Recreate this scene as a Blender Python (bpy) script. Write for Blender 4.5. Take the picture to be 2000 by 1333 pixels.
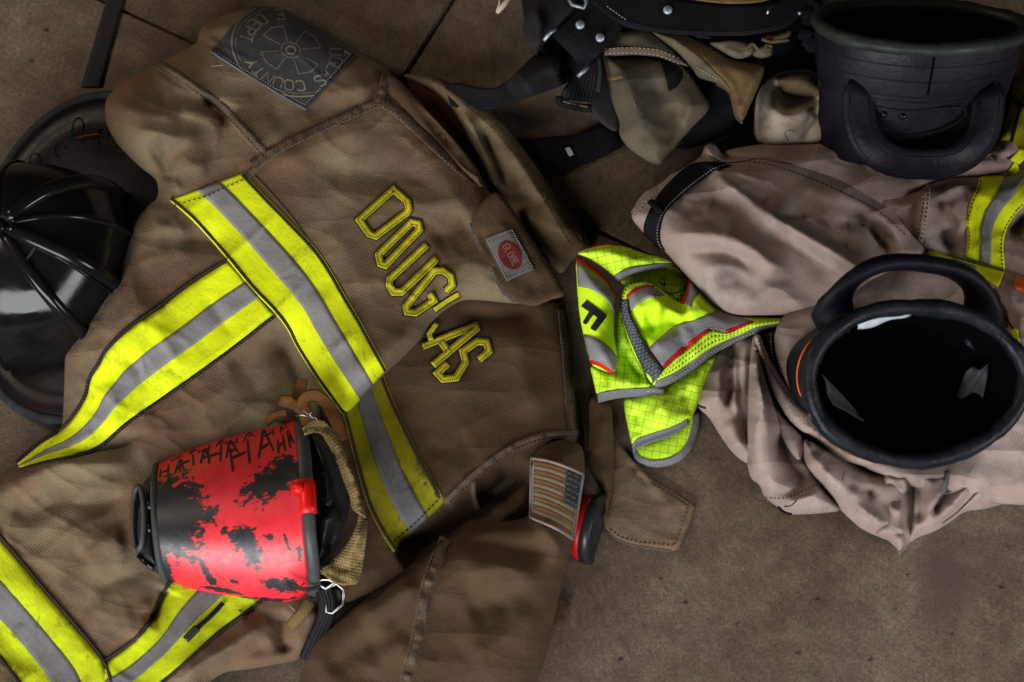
import bpy, bmesh, math, random
import numpy as np
from mathutils import Vector, Matrix
from mathutils.geometry import delaunay_2d_cdt

random.seed(7)
for o in list(bpy.data.objects): bpy.data.objects.remove(o)
scene = bpy.context.scene
COL = scene.collection

# ------------------------------------------------------------------ camera
TILT = math.radians(22); FPX = 3300.0; DIST = 2.05
DIRC = Vector((0, math.sin(TILT), -math.cos(TILT)))
CAM = -DIRC * DIST
RIGHT = Vector((1, 0, 0)); UP = Vector((0, math.cos(TILT), math.sin(TILT))); BACK = -DIRC
cd = bpy.data.cameras.new('camera'); cam = bpy.data.objects.new('camera', cd); COL.objects.link(cam)
cam.location = CAM; cam.rotation_euler = (TILT, 0, 0)
cd.sensor_width = 36; cd.lens = 36 * FPX / 2000; cd.clip_start = .05; cd.clip_end = 50
cd.dof.use_dof = True; cd.dof.focus_distance = 1.985; cd.dof.aperture_fstop = 3.6
scene.camera = cam

# ------------------------------------------------------------------ light
w = bpy.data.worlds.new('World'); scene.world = w; w.use_nodes = True
bg = w.node_tree.nodes['Background']; bg.inputs[0].default_value = (1, .82, .62, 1); bg.inputs[1].default_value = .022
def area(name, loc, target, size, size_y, power, col):
    l = bpy.data.lights.new(name, 'AREA'); l.shape = 'RECTANGLE'; l.size = size; l.size_y = size_y
    l.energy = power; l.color = col
    o = bpy.data.objects.new(name, l); COL.objects.link(o); o.location = loc
    o.rotation_euler = (Vector(target) - Vector(loc)).to_track_quat('-Z', 'Y').to_euler()
    return o
area('bay_door_light', (-.85, -2.05, 1.05), (-.02, 0, 0), 2.0, 1.0, 98, (.95, .98, 1))
area('side_door_light', (1.7, -1.0, .95), (.75, .1, .05), .8, .6, 22, (.96, .98, 1))
area('left_fill_light', (-1.75, .55, 1.3), (-.45, .2, 0), .6, .5, 14, (1, .86, .66))  # added warm fill that lifts the left floor and shoulder
vs = scene.view_settings; vs.view_transform = 'Standard'; vs.look = 'None'; vs.exposure = 0; vs.gamma = 1
vs.use_curve_mapping = False

# ------------------------------------------------------------------ helpers: picture point + height -> place
def PP(X, Y, H):
    X = np.asarray(X, float); Y = np.asarray(Y, float); H = np.asarray(H, float) + 0 * X
    a = (X - 1000) / FPX; b = -(Y - 666.5) / FPX
    d = np.stack([a, b * UP.y + DIRC.y, b * UP.z + DIRC.z], -1)
    t = (H - CAM.z) / d[..., 2]
    return np.array(CAM)[None] + t.reshape(-1, 1) * d.reshape(-1, 3)
def P(x, y, h=0.): return Vector(PP([x], [y], [h])[0])

def _hash(ix, iy, seed):
    n = (ix.astype(np.int64) * 374761393 + iy.astype(np.int64) * 668265263 + seed * 1442695) & 0x7fffffff
    n = ((n ^ (n >> 13)) * 1274126177) & 0x7fffffff
    return ((n ^ (n >> 16)) & 0xffff) / 65535.0
def vnoise(X, Y, s, seed=0):
    x = X / s; y = Y / s; ix = np.floor(x); iy = np.floor(y); fx = x - ix; fy = y - iy
    fx = fx**3 * (fx * (fx * 6 - 15) + 10); fy = fy**3 * (fy * (fy * 6 - 15) + 10)
    a = _hash(ix, iy, seed); b = _hash(ix + 1, iy, seed); c = _hash(ix, iy + 1, seed); d = _hash(ix + 1, iy + 1, seed)
    return ((a * (1 - fx) + b * fx) * (1 - fy) + (c * (1 - fx) + d * fx) * fy) * 2 - 1
def fbm(X, Y, s, seed=0, oc=3):
    r = 0 * X; a = 1.
    for k in range(oc):
        r = r + a * vnoise(X + 17.3 * k, Y - 9.1 * k, s, seed + k); s /= 2.03; a *= .5
    return r

def catmull(p, n=6, closed=False):
    p = [np.array(q, float) for q in p]; out = []; L = len(p)
    if L < 3: return np.array(p)
    rng = range(L) if closed else range(L - 1)
    for i in rng:
        if closed: a, b, c, d = p[i - 1], p[i], p[(i + 1) % L], p[(i + 2) % L]
        else: a, b, c, d = p[max(i - 1, 0)], p[i], p[i + 1], p[min(i + 2, L - 1)]
        for k in range(n):
            t = k / n
            out.append(.5 * ((2 * b) + (c - a) * t + (2 * a - 5 * b + 4 * c - d) * t * t + (3 * b - a - 3 * c + d) * t**3))
    if not closed: out.append(p[-1])
    return np.array(out)
def resample(p, n=None, sp=None, closed=False):
    p = np.asarray(p, float)
    if closed: p = np.vstack([p, p[:1]])
    seg = np.hypot(*(p[1:] - p[:-1])[:, :2].T); s = np.concatenate([[0], np.cumsum(seg)])
    if n is None: n = max(3, int(round(s[-1] / sp)) + (0 if closed else 1))
    t = np.linspace(0, s[-1], n, endpoint=not closed)
    return np.stack([np.interp(t, s, p[:, k]) for k in range(p.shape[1])], -1)
def chaikin(p, it):
    p = np.asarray(p, float)
    for _ in range(it):
        q = np.roll(p, -1, 0); p = np.stack([.8 * p + .2 * q, .2 * p + .8 * q], 1).reshape(-1, 2)
    return p
def inside(X, Y, poly):
    c = np.zeros(X.shape, bool); n = len(poly)
    for i in range(n):
        x1, y1 = poly[i]; x2, y2 = poly[(i + 1) % n]
        if y1 == y2: continue
        m = ((y1 > Y) != (y2 > Y)); c ^= m & (X < (x2 - x1) * (Y - y1) / (y2 - y1) + x1)
    return c
def segdist(X, Y, path, closed=False):
    """distance, signed side and arc fraction to a polyline"""
    best = np.full(X.shape, 1e9); side = np.zeros(X.shape); fr = np.zeros(X.shape)
    n = len(path); L = 0.; m = n if closed else n - 1
    lens = [math.hypot(*(path[(i + 1) % n] - path[i])) for i in range(m)]; tot = sum(lens) or 1.
    for i in range(m):
        a = path[i]; b = path[(i + 1) % n]; d = b - a; l2 = d @ d
        if l2 == 0: continue
        t = np.clip(((X - a[0]) * d[0] + (Y - a[1]) * d[1]) / l2, 0, 1)
        dx = X - a[0] - t * d[0]; dy = Y - a[1] - t * d[1]; q = dx * dx + dy * dy
        k = q < best; best = np.where(k, q, best)
        side = np.where(k, d[0] * dy - d[1] * dx, side); fr = np.where(k, (L + t * lens[i]) / tot, fr); L += lens[i]
    return np.sqrt(best), side, fr
def sstep(x): x = np.clip(x, 0, 1); return x * x * (3 - 2 * x)

class HF:
    """height of a lying cloth over the picture plan: rounded edge + traced folds + small unevenness (mm)"""
    def __init__(s, outline, base=5, ew=40, eh=20, folds=(), noise=((2.2, 70, 1), (.7, 22, 5)), blobs=(), plane=(0, 0, 0), sm=2, lift=(), amp=1.45):
        s.lift = lift; s.amp = amp
        s.out = chaikin(outline, sm); s.base = base; s.ew = ew; s.eh = eh; s.noise = noise; s.blobs = blobs; s.plane = plane
        s.folds = []
        for f in folds:
            pth, amp, wd = f[:3]; p = min(f[3], 1.45) if len(f) > 3 else 1.45
            fade = f[4] if len(f) > 4 else (.25, .25)
            wl, wr = wd if isinstance(wd, tuple) else (wd, wd)
            s.folds.append((resample(catmull(pth, 5), sp=14) if len(pth) > 2 else np.array(pth, float), amp, wl, wr, p, fade))
    def __call__(s, X, Y):
        X = np.asarray(X, float); Y = np.asarray(Y, float)
        d, _, _ = segdist(X, Y, s.out, True); d = np.where(inside(X, Y, s.out), d, 0)
        u = np.clip(d / s.ew, 0, 1)
        h = s.base + s.eh * np.sqrt(np.clip(1 - (1 - u)**2, 0, 1))
        att = sstep(d / (s.ew * .6))
        g = 0 * X
        for (x, y, amp, r) in s.blobs:
            rx, ry = r if isinstance(r, tuple) else (r, r)
            g = g + amp * np.exp(-((X - x) / rx)**2 - ((Y - y) / ry)**2)
        for pth, amp, wl, wr, p, fade in s.folds:
            dd, sd, fr = segdist(X, Y, pth)
            wv = np.where(sd > 0, wr, wl)
            f0 = sstep(fr / fade[0]) if fade[0] > 0 else 1.
            f1 = sstep((1 - fr) / fade[1]) if fade[1] > 0 else 1.
            g = g + s.amp * amp * np.exp(-(dd / wv)**p) * f0 * f1
        for nz in s.noise:
            amp, sc, seed = nz[:3]
            if len(nz) > 3:          # crisp creases running along an angle
                ca_, sa_ = math.cos(nz[3]), math.sin(nz[3]); U = (X * ca_ + Y * sa_) / 4.; W_ = -X * sa_ + Y * ca_
                q = vnoise(U + .25 * sc * vnoise(X, Y, sc * 1.3, seed + 40), W_ + .35 * sc * vnoise(X, Y, sc * 1.7, seed + 50), sc, seed)
                g = g + amp * (np.exp(-np.abs(q) * 6) - .22) * sstep(.55 + .9 * vnoise(X, Y, sc * 2.2, seed + 60))
            else: g = g + amp * fbm(X, Y, sc, seed)
        a, b, c = s.plane
        h = h + g * (.15 + .85 * att) + a * (X - 1000) / 100 + b * (Y - 666) / 100 + c
        for (x, y, am, rx, ry) in s.lift: h = h + am * np.exp(-((X - x) / rx)**2 - ((Y - y) / ry)**2)
        return h / 1000.

def uv_set(me, uv):
    l = me.uv_layers.new(name='UVMap'); idx = np.empty(len(me.loops), np.int32); me.loops.foreach_get('vertex_index', idx)
    l.data.foreach_set('uv', np.asarray(uv, np.float32)[idx].ravel())
def link(name, me, mat, parent=None, smooth=True):
    o = bpy.data.objects.new(name, me); COL.objects.link(o)
    if mat is not None: me.materials.append(mat)
    if smooth: me.polygons.foreach_set('use_smooth', np.ones(len(me.polygons), bool))
    if parent is not None:
        o.parent = parent
        if parent.type == 'EMPTY': o.matrix_parent_inverse = Matrix.Translation(-Vector(parent.location))
    return o
def mesh(name, v, f, mat, parent=None, uv=None, smooth=True):
    me = bpy.data.meshes.new(name); me.from_pydata([tuple(q) for q in v], [], [tuple(int(i) for i in q) for q in f])
    if uv is not None: uv_set(me, uv)
    me.update(); return link(name, me, mat, parent, smooth)
def solid(o, t, off=-1):
    m = o.modifiers.new('thickness', 'SOLIDIFY'); m.thickness = t; m.offset = off; m.use_even_offset = False; return o
def thing(name, label, cat, px, group=None):
    o = bpy.data.objects.new(name, None); COL.objects.link(o); o.location = P(px[0], px[1], 0); o.empty_display_size = .05
    o['label'] = label; o['category'] = cat
    if group: o['group'] = group
    return o
def tag(o, label, cat, group=None):
    o['label'] = label; o['category'] = cat
    if group: o['group'] = group
    return o
def cdt(outline, sp, jit=.25, holes=()):
    b = resample(outline, sp=sp, closed=True); lo = b.min(0); hi = b.max(0)
    gx = np.arange(lo[0], hi[0], sp); gy = np.arange(lo[1], hi[1], sp * .866)
    X, Y = np.meshgrid(gx, gy); X = X + (np.arange(len(gy)) % 2)[:, None] * sp / 2
    rs = np.random.RandomState(3); X = (X + rs.uniform(-jit, jit, X.shape) * sp).ravel(); Y = (Y + rs.uniform(-jit, jit, Y.shape) * sp).ravel()
    k = inside(X, Y, b); X = X[k]; Y = Y[k]
    d, _, _ = segdist(X, Y, b, True); k = d > sp * 2.1; X = X[k]; Y = Y[k]
    t = np.roll(b, -1, 0) - np.roll(b, 1, 0); t /= np.maximum(np.hypot(*t.T), 1e-9)[:, None]; nr = np.stack([-t[:, 1], t[:, 0]], -1)
    if not inside(*(b + nr * .05 * sp).T, b).mean() > .5: nr = -nr
    for fr_ in (.22, .62, 1.25):
        q = b + nr * fr_ * sp; dq, _, _ = segdist(q[:, 0], q[:, 1], b, True); kq = inside(q[:, 0], q[:, 1], b) & (dq > .9 * fr_ * sp); X = np.concatenate([X, q[kq, 0]]); Y = np.concatenate([Y, q[kq, 1]])
    pts = [Vector(q) for q in b] + [Vector((x, y)) for x, y in zip(X, Y)]; n = len(b)
    edges = [(i, (i + 1) % n) for i in range(n)]
    vo, _, fo, _, _, _ = delaunay_2d_cdt(pts, edges, [], 1, 1e-4, False)
    V = np.array([tuple(q) for q in vo]); Fa = np.array([q for q in fo if len(q) == 3]); c = V[Fa].mean(1)
    return V, [tuple(q) for q in Fa[inside(c[:, 0], c[:, 1], b)]]
def cloth(name, outline, hf, mat, parent, sp=7, thick=2.5, sm=2, off=0., uvrot=0., uvs=100.):
    out = chaikin(outline, sm) if sm else np.array(outline, float)
    v, f = cdt(out, sp)
    h = hf(v[:, 0], v[:, 1]) + off / 1000.
    pts = PP(v[:, 0], v[:, 1], h)
    c, s_ = math.cos(uvrot), math.sin(uvrot)
    uv = np.stack([(v[:, 0] * c + v[:, 1] * s_), (-v[:, 0] * s_ + v[:, 1] * c)], -1) / uvs
    Fa = np.array(f); ar = (v[Fa[:, 1], 0] - v[Fa[:, 0], 0]) * (v[Fa[:, 2], 1] - v[Fa[:, 0], 1]) - (v[Fa[:, 1], 1] - v[Fa[:, 0], 1]) * (v[Fa[:, 2], 0] - v[Fa[:, 0], 0])
    f = [tuple(q) if z < 0 else tuple(q[::-1]) for q, z in zip(Fa.tolist(), ar)]
    o = mesh(name, pts, f, mat, parent, uv)
    if thick: solid(o, thick / 1000.)
    return o
def grid_faces(n, m, closed=False):
    f = []
    for i in range(n - 1):
        for j in range(m if closed else m - 1):
            k = (j + 1) % m
            f.append((i * m + j, i * m + k, (i + 1) * m + k, (i + 1) * m + j))
    return f
def band(name, A, B, hf, mat, parent, s0=0., s1=1., off=1.5, n=None, m=8, thick=1.0, smooth=True, ripple=0):
    A = catmull(A, 6) if smooth and len(A) > 2 else np.array(A, float); B = catmull(B, 6) if smooth and len(B) > 2 else np.array(B, float)
    L = max(len(A), len(B))
    if n is None:
        n = int(max(np.hypot(*(A[1:] - A[:-1]).T).sum(), np.hypot(*(B[1:] - B[:-1]).T).sum()) / 6) + 3
    A = resample(A, n=n); B = resample(B, n=n)
    s = np.linspace(s0, s1, m)[None, :, None]
    q = (A[:, None] * (1 - s) + B[:, None] * s).reshape(-1, 2)
    h = hf(q[:, 0], q[:, 1]) + off / 1000.
    if ripple: h = h + ripple / 1000. * fbm(q[:, 0], q[:, 1], 26, 9)
    pts = PP(q[:, 0], q[:, 1], h); f = grid_faces(n, m)
    nn = np.cross(pts[f[0][1]] - pts[f[0][0]], pts[f[0][3]] - pts[f[0][0]])[2]
    if nn < 0: f = [tuple(reversed(t)) for t in f]
    al = np.cumsum(np.concatenate([[0], np.hypot(*(A[1:] - A[:-1]).T)])) / 100
    uv = np.stack([np.repeat(al, m), np.tile(np.linspace(s0, s1, m) * np.hypot(*(A[0] - B[0])) / 100, n)], -1)
    o = mesh(name, pts, f, mat, parent, uv)
    if thick: solid(o, thick / 1000.)
    return o
def tube3(name, pts, r, mat, parent, sides=7, closed=False, flat=1., caps=True):
    pts = [Vector(q) for q in pts]; n = len(pts); R = r if hasattr(r, '__len__') else [r] * n
    v = []; up = None
    for i in range(n):
        if closed: t = (pts[(i + 1) % n] - pts[i - 1])
        else: t = (pts[min(i + 1, n - 1)] - pts[max(i - 1, 0)])
        t = t.normalized() if t.length > 1e-9 else Vector((1, 0, 0))
        a = BACK - t * BACK.dot(t)
        if a.length < .05: a = UP - t * UP.dot(t)
        a.normalize(); b = t.cross(a)
        for k in range(sides):
            g = 2 * math.pi * k / sides; v.append(pts[i] + (b * math.cos(g) + a * (math.sin(g) * flat)) * R[i])
    f = grid_faces(n, sides, True)
    if closed: f += [((n - 1) * sides + j, (n - 1) * sides + (j + 1) % sides, (j + 1) % sides, j) for j in range(sides)]
    elif caps: f += [tuple(range(sides))[::-1], tuple((n - 1) * sides + j for j in range(sides))]
    uv = [(i * .05, k / sides) for i in range(n) for k in range(sides)]
    return mesh(name, v, f, mat, parent, uv)
def cord(name, path, hf, mat, parent, r=1.2, off=1.2, sp=6, smooth=True, closed=False, sides=6, flat=1.):
    p = catmull(path, 6, closed) if smooth and len(path) > 2 else np.array(path, float)
    p = resample(p, sp=sp, closed=closed)
    pts = PP(p[:, 0], p[:, 1], hf(p[:, 0], p[:, 1]) + off / 1000.)
    return tube3(name, pts, r / 1000., mat, parent, sides, closed, flat)
def offpath(path, d):
    p = np.asarray(path, float); t = np.gradient(p, axis=0); t /= np.maximum(np.hypot(*t.T), 1e-6)[:, None]
    return p + d * np.stack([-t[:, 1], t[:, 0]], -1)
def stitches(name, path, hf, mat, parent, ln=5, gap=4, wd=1.5, off=1.4, d=0, smooth=True):
    """a row of thread stitches, one joined part"""
    p = catmull(path, 6) if smooth and len(path) > 2 else np.array(path, float)
    p = resample(p, sp=2)
    if d: p = offpath(p, d)
    s = np.concatenate([[0], np.cumsum(np.hypot(*(p[1:] - p[:-1]).T))]); V = []; Fc = []; x = 0.
    while x + ln < s[-1]:
        a = np.array([np.interp(x, s, p[:, k]) for k in (0, 1)]); b = np.array([np.interp(x + ln, s, p[:, k]) for k in (0, 1)])
        t = (b - a) / max(np.hypot(*(b - a)), 1e-6); nr = np.array([-t[1], t[0]]) * wd / 2; mid = (a + b) / 2
        q = np.array([a - nr, a + nr, mid + nr, b + nr, b - nr, mid - nr]); i = len(V)
        V += [tuple(z) for z in q]; Fc += [(i, i + 1, i + 2, i + 5), (i + 5, i + 2, i + 3, i + 4)]
        x += ln + gap
    if not V: return None
    V = np.array(V); h = hf(V[:, 0], V[:, 1]) + off / 1000.
    k = np.arange(len(V)) % 6; h = h + np.where((k == 2) | (k == 5), .0004, 0)
    o = mesh(name, PP(V[:, 0], V[:, 1], h), Fc, mat, parent); o['kind'] = 'stuff'; solid(o, .0007); return o
def seam(name, path, width, hf, mat, parent, rise=3., puck=1.2, seed=3, thread=None, n=None, taper=None):
    """felled seam: raised strip with puckers and two rows of thread"""
    p = catmull(path, 8) if len(path) > 2 else np.array(path, float); p = resample(p, sp=4); N = len(p); m = 9
    t = np.gradient(p, axis=0); t /= np.maximum(np.hypot(*t.T), 1e-6)[:, None]; nr = np.stack([-t[:, 1], t[:, 0]], -1)
    s = np.linspace(-.5, .5, m); wd = width * (1 + .06 * vnoise(np.arange(N) * 4., np.zeros(N), 18, seed))
    q = (p[:, None] + nr[:, None] * (s[None, :, None] * wd[:, None, None])).reshape(-1, 2)
    h = hf(q[:, 0], q[:, 1])
    prof = np.tile(np.clip(1 - (np.abs(s) * 2)**6, 0, 1) * (1 - .25 * np.exp(-((np.abs(s) - .33) / .06)**2)), N)
    al = np.repeat(np.arange(N) * 4., m)
    h = h + (rise * prof + puck * prof * vnoise(al, np.tile(s * 12, N), 9, seed) + puck * .8 * prof * vnoise(al, np.tile(s * 12, N), 22, seed + 4)) / 1000.
    f = grid_faces(N, m); pts = PP(q[:, 0], q[:, 1], h)
    if np.cross(pts[f[0][1]] - pts[f[0][0]], pts[f[0][3]] - pts[f[0][0]])[2] < 0: f = [tuple(reversed(z)) for z in f]
    uv = np.stack([al / 100, np.tile(s * width / 100, N)], -1)
    o = mesh(name, pts, f, mat, parent, uv)
    if thread is not None:
        for d in (-.34, .34): stitches('stitching', p, hf, thread, o, 5, 3.5, 1.3, rise + .9, d * width, False)
    return o
def stroke_strip(name, path, wd, hf, mat, parent, off=1.5, closed=False, thick=.8, sp=4):
    """a flat cut-out letter stroke with mitred corners, laid on the cloth"""
    p = np.array(path, float); n = len(p); L = []; R = []
    for i in range(n):
        if closed: a = p[i] - p[i - 1]; b = p[(i + 1) % n] - p[i]
        else:
            a = p[i] - p[max(i - 1, 0)]; b = p[min(i + 1, n - 1)] - p[i]
            if i == 0: a = b
            if i == n - 1: b = a
        a = a / max(np.hypot(*a), 1e-6); b = b / max(np.hypot(*b), 1e-6); t = a + b; t = t / max(np.hypot(*t), 1e-6)
        nr = np.array([-t[1], t[0]]); c = max(abs(nr @ np.array([-a[1], a[0]])), .55)
        L.append(p[i] + nr * wd / 2 / c); R.append(p[i] - nr * wd / 2 / c)
    L = np.array(L); R = np.array(R)
    if closed: L = np.vstack([L, L[:1]]); R = np.vstack([R, R[:1]])
    A = []; B = []
    for i in range(len(L) - 1):
        k = max(2, int(max(np.hypot(*(L[i + 1] - L[i])), np.hypot(*(R[i + 1] - R[i]))) / sp))
        for j in range(k): A.append(L[i] + (L[i + 1] - L[i]) * j / k); B.append(R[i] + (R[i + 1] - R[i]) * j / k)
    A.append(L[-1]); B.append(R[-1]); A = np.array(A); B = np.array(B); m = 5; s = np.linspace(0, 1, m)[None, :, None]
    q = (A[:, None] * (1 - s) + B[:, None] * s).reshape(-1, 2)
    pts = PP(q[:, 0], q[:, 1], hf(q[:, 0], q[:, 1]) + off / 1000.); f = grid_faces(len(A), m)
    if np.cross(pts[f[0][1]] - pts[f[0][0]], pts[f[0][3]] - pts[f[0][0]])[2] < 0: f = [tuple(reversed(z)) for z in f]
    o = mesh(name, pts, f, mat, parent, q / 100); solid(o, thick / 1000.); return o

# ------------------------------------------------------------------ materials
def newmat(name):
    m = bpy.data.materials.new(name); m.use_nodes = True; nt = m.node_tree; b = nt.nodes['Principled BSDF']; return m, nt, b
def N(nt, t, **kw):
    n = nt.nodes.new(t)
    for k, v in kw.items():
        if k.startswith('_'): setattr(n, k[1:], v)
        else: n.inputs[k].default_value = v
    return n
def ramp(nt, src, stops):
    r = nt.nodes.new('ShaderNodeValToRGB'); e = r.color_ramp.elements
    while len(e) > 1: e.remove(e[0])
    e[0].position, e[0].color = stops[0][0], (*stops[0][1], 1)
    for p, c in stops[1:]: q = e.new(p); q.color = (*c, 1)
    nt.links.new(src, r.inputs[0]); return r.outputs[0]
def mix(nt, fac, a, b, bt='MIX'):
    m = nt.nodes.new('ShaderNodeMix'); m.data_type = 'RGBA'; m.blend_type = bt
    for s, v in ((0, fac), (6, a), (7, b)):
        if hasattr(v, 'is_linked'): nt.links.new(v, m.inputs[s])
        elif s == 0: m.inputs[0].default_value = v
        else: m.inputs[s].default_value = (*v, 1)
    return m.outputs[2]
def math_(nt, op, a, b):
    m = nt.nodes.new('ShaderNodeMath'); m.operation = op
    for i, v in enumerate((a, b)):
        if hasattr(v, 'is_linked'): nt.links.new(v, m.inputs[i])
        else: m.inputs[i].default_value = v
    return m.outputs[0]
def fabric(name, c1, c2, c3, weave=7., kind='canvas', bump=.5, rough=.92, dirt=1., sheen=.02, speck=.35, rot=.6, drift=None, scuff=0., crease=0.):
    m, nt, b = newmat(name); uvn = N(nt, 'ShaderNodeUVMap'); mp = N(nt, 'ShaderNodeMapping'); mp.inputs['Rotation'].default_value = (0, 0, rot)
    nt.links.new(uvn.outputs[0], mp.inputs[0]); uv = uvn.outputs[0]
    n1 = N(nt, 'ShaderNodeTexNoise', Scale=.75, Detail=5., Roughness=.6); nt.links.new(uv, n1.inputs['Vector'])
    n2 = N(nt, 'ShaderNodeTexNoise', Scale=1.15, Detail=7., Roughness=.62, Distortion=.4); nt.links.new(uv, n2.inputs['Vector'])
    n3 = N(nt, 'ShaderNodeTexNoise', Scale=28., Detail=3., Roughness=.7); nt.links.new(uv, n3.inputs['Vector'])
    f1 = ramp(nt, n1.outputs[0], [(.36, (0, 0, 0)), (.66, (1, 1, 1))]); f2 = ramp(nt, n2.outputs[0], [(.46, (0, 0, 0)), (.80, (dirt, dirt, dirt))])
    if drift:
        n0 = N(nt, 'ShaderNodeTexNoise', Scale=.42, Detail=5., Roughness=.6); nt.links.new(uv, n0.inputs['Vector']); f1 = ramp(nt, n0.outputs[0], [(.40, (0, 0, 0)), (.58, (1, 1, 1))])
    col = mix(nt, f2, mix(nt, f1, c1, c2), c3)
    if scuff:
        for sc_, lo, st in ((5., .60, (1, 1, 1)), (3.2, .60, (.4, 3., 1)), (1.3, .56, (1, 1, 1)), (20., .66, (1, 1, 1))):
            m0 = N(nt, 'ShaderNodeMapping'); m0.inputs['Scale'].default_value = st; m0.inputs['Rotation'].default_value = (0, 0, .7); nt.links.new(uv, m0.inputs[0])
            ns = N(nt, 'ShaderNodeTexNoise', Scale=sc_, Detail=6., Roughness=.7, Distortion=1.2); nt.links.new(m0.outputs[0], ns.inputs['Vector'])
            col = mix(nt, ramp(nt, ns.outputs[0], [(lo, (0, 0, 0)), (lo + .12, (scuff,) * 3)]), col, tuple(x * .42 + .012 for x in c3))
    W = []
    if kind == 'canvas':
        for dr in ('X', 'Y'):
            wv = N(nt, 'ShaderNodeTexWave', Scale=weave, Distortion=.4, Detail=1.); wv.bands_direction = dr; nt.links.new(mp.outputs[0], wv.inputs['Vector']); W.append(wv.outputs['Fac'])
        wv = math_(nt, 'MULTIPLY', W[0], W[1])
    elif kind == 'twill':
        wn = N(nt, 'ShaderNodeTexWave', Scale=weave, Distortion=.5, Detail=1.); wn.bands_direction = 'X'; nt.links.new(mp.outputs[0], wn.inputs['Vector']); wv = wn.outputs['Fac']
    else: wv = None
    fine = ramp(nt, n3.outputs[0], [(.25, (1 - speck,) * 3), (.75, (1 + speck * .5,) * 3)])
    col = mix(nt, 1., col, fine, 'MULTIPLY')
    if wv is not None:
        wr = ramp(nt, wv, [(0, (1 - speck * .55,) * 3), (1, (1 + speck * .7,) * 3)]); col = mix(nt, 1., col, wr, 'MULTIPLY')
    nt.links.new(col, b.inputs['Base Color']); b.inputs['Roughness'].default_value = rough
    b.inputs['Specular IOR Level'].default_value = .07
    b.inputs['Sheen Weight'].default_value = sheen; b.inputs['Sheen Roughness'].default_value = .6
    h = n3.outputs[0] if wv is None else math_(nt, 'ADD', wv, math_(nt, 'MULTIPLY', n3.outputs[0], .8))
    bp = N(nt, 'ShaderNodeBump', Strength=bump, Distance=.0010); nt.links.new(h, bp.inputs['Height'])
    n4 = N(nt, 'ShaderNodeTexNoise', Scale=6., Detail=4., Roughness=.6); nt.links.new(uv, n4.inputs['Vector'])
    bp2 = N(nt, 'ShaderNodeBump', Strength=.35, Distance=.003); nt.links.new(n4.outputs[0], bp2.inputs['Height']); nt.links.new(bp.outputs[0], bp2.inputs['Normal'])
    last = bp2.outputs[0]
    if crease:
        for sc_, st, an, ds in ((.62, (.55, 1.5, 1), .6, .016), (.95, (.5, 1.4, 1), -.7, .009)):
            m0 = N(nt, 'ShaderNodeMapping'); m0.inputs['Scale'].default_value = st; m0.inputs['Rotation'].default_value = (0, 0, an); m0.inputs['Location'].default_value = (sc_, an, 0); nt.links.new(uv, m0.inputs[0])
            nr = N(nt, 'ShaderNodeTexNoise', Scale=sc_, Detail=.6, Roughness=.4, Distortion=.25); nt.links.new(m0.outputs[0], nr.inputs['Vector'])
            fold = math_(nt, 'POWER', math_(nt, 'SUBTRACT', 1., math_(nt, 'ABSOLUTE', math_(nt, 'MULTIPLY', math_(nt, 'SUBTRACT', nr.outputs[0], .5), 3.), 0.)), 2.5)
            bq = N(nt, 'ShaderNodeBump', Strength=crease, Distance=ds); nt.links.new(fold, bq.inputs['Height']); nt.links.new(last, bq.inputs['Normal']); last = bq.outputs[0]
    nt.links.new(last, b.inputs['Normal']); return m
def plain(name, c, rough=.5, metal=0., c2=None, sc=40., bump=.15, bd=.0006, spec=.25, coat=0., obj=True, thr=(.4, .65)):
    m, nt, b = newmat(name); tc = N(nt, 'ShaderNodeTexCoord')
    n = N(nt, 'ShaderNodeTexNoise', Scale=sc, Detail=6., Roughness=.65); nt.links.new(tc.outputs['Object'], n.inputs['Vector'])
    c2 = c2 or tuple(x * .7 for x in c)
    nt.links.new(ramp(nt, n.outputs[0], [(thr[0], c), (thr[1], c2)]), b.inputs['Base Color'])
    rr = ramp(nt, n.outputs[0], [(.3, (max(rough - .12, 0.02),) * 3), (.7, (min(rough + .12, 1),) * 3)]); nt.links.new(rr, b.inputs['Roughness'])
    b.inputs['Metallic'].default_value = metal; b.inputs['Specular IOR Level'].default_value = spec; b.inputs['Coat Weight'].default_value = coat
    n2 = N(nt, 'ShaderNodeTexNoise', Scale=sc * 7, Detail=4.); nt.links.new(tc.outputs['Object'], n2.inputs['Vector'])
    bp = N(nt, 'ShaderNodeBump', Strength=bump, Distance=bd); nt.links.new(n2.outputs[0], bp.inputs['Height']); nt.links.new(bp.outputs[0], b.inputs['Normal'])
    return m
M = {}
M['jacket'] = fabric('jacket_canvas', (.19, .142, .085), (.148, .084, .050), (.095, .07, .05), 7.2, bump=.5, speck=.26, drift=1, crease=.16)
M['jacket_dark'] = fabric('sooty_shaded_canvas', (.092, .056, .031), (.082, .044, .024), (.058, .038, .025), 7.2, bump=.5, speck=.26, crease=.14)  # browner sooty canvas, darkened further for shade on front panel and sleeve
M['seam'] = fabric('seam_canvas', (.14, .098, .066), (.11, .07, .047), (.06, .048, .04), 9., speck=.5)
M['facing'] = fabric('facing_canvas', (.20, .145, .082), (.15, .10, .055), (.08, .075, .06), 9., crease=.16)
M['lining'] = fabric('rust_lining', (.12, .045, .02), (.09, .035, .018), (.03, .02, .015), 9.)
M['yellow'] = fabric('lime_trim', (.74, .84, .012), (.66, .74, .010), (.34, .37, .015), 30., dirt=.55, bump=.15, speck=.10, sheen=0, rough=.7, scuff=0.55)
M['yellow_dimmed'] = fabric('dimmed_lime_trim', (.235, .215, .007), (.20, .175, .007), (.10, .085, .011), 30., dirt=.8, bump=.15, speck=.14, sheen=0, rough=.75, scuff=0.80)  # shade on the lower chest trim put into the lime, plus some dirt
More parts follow.
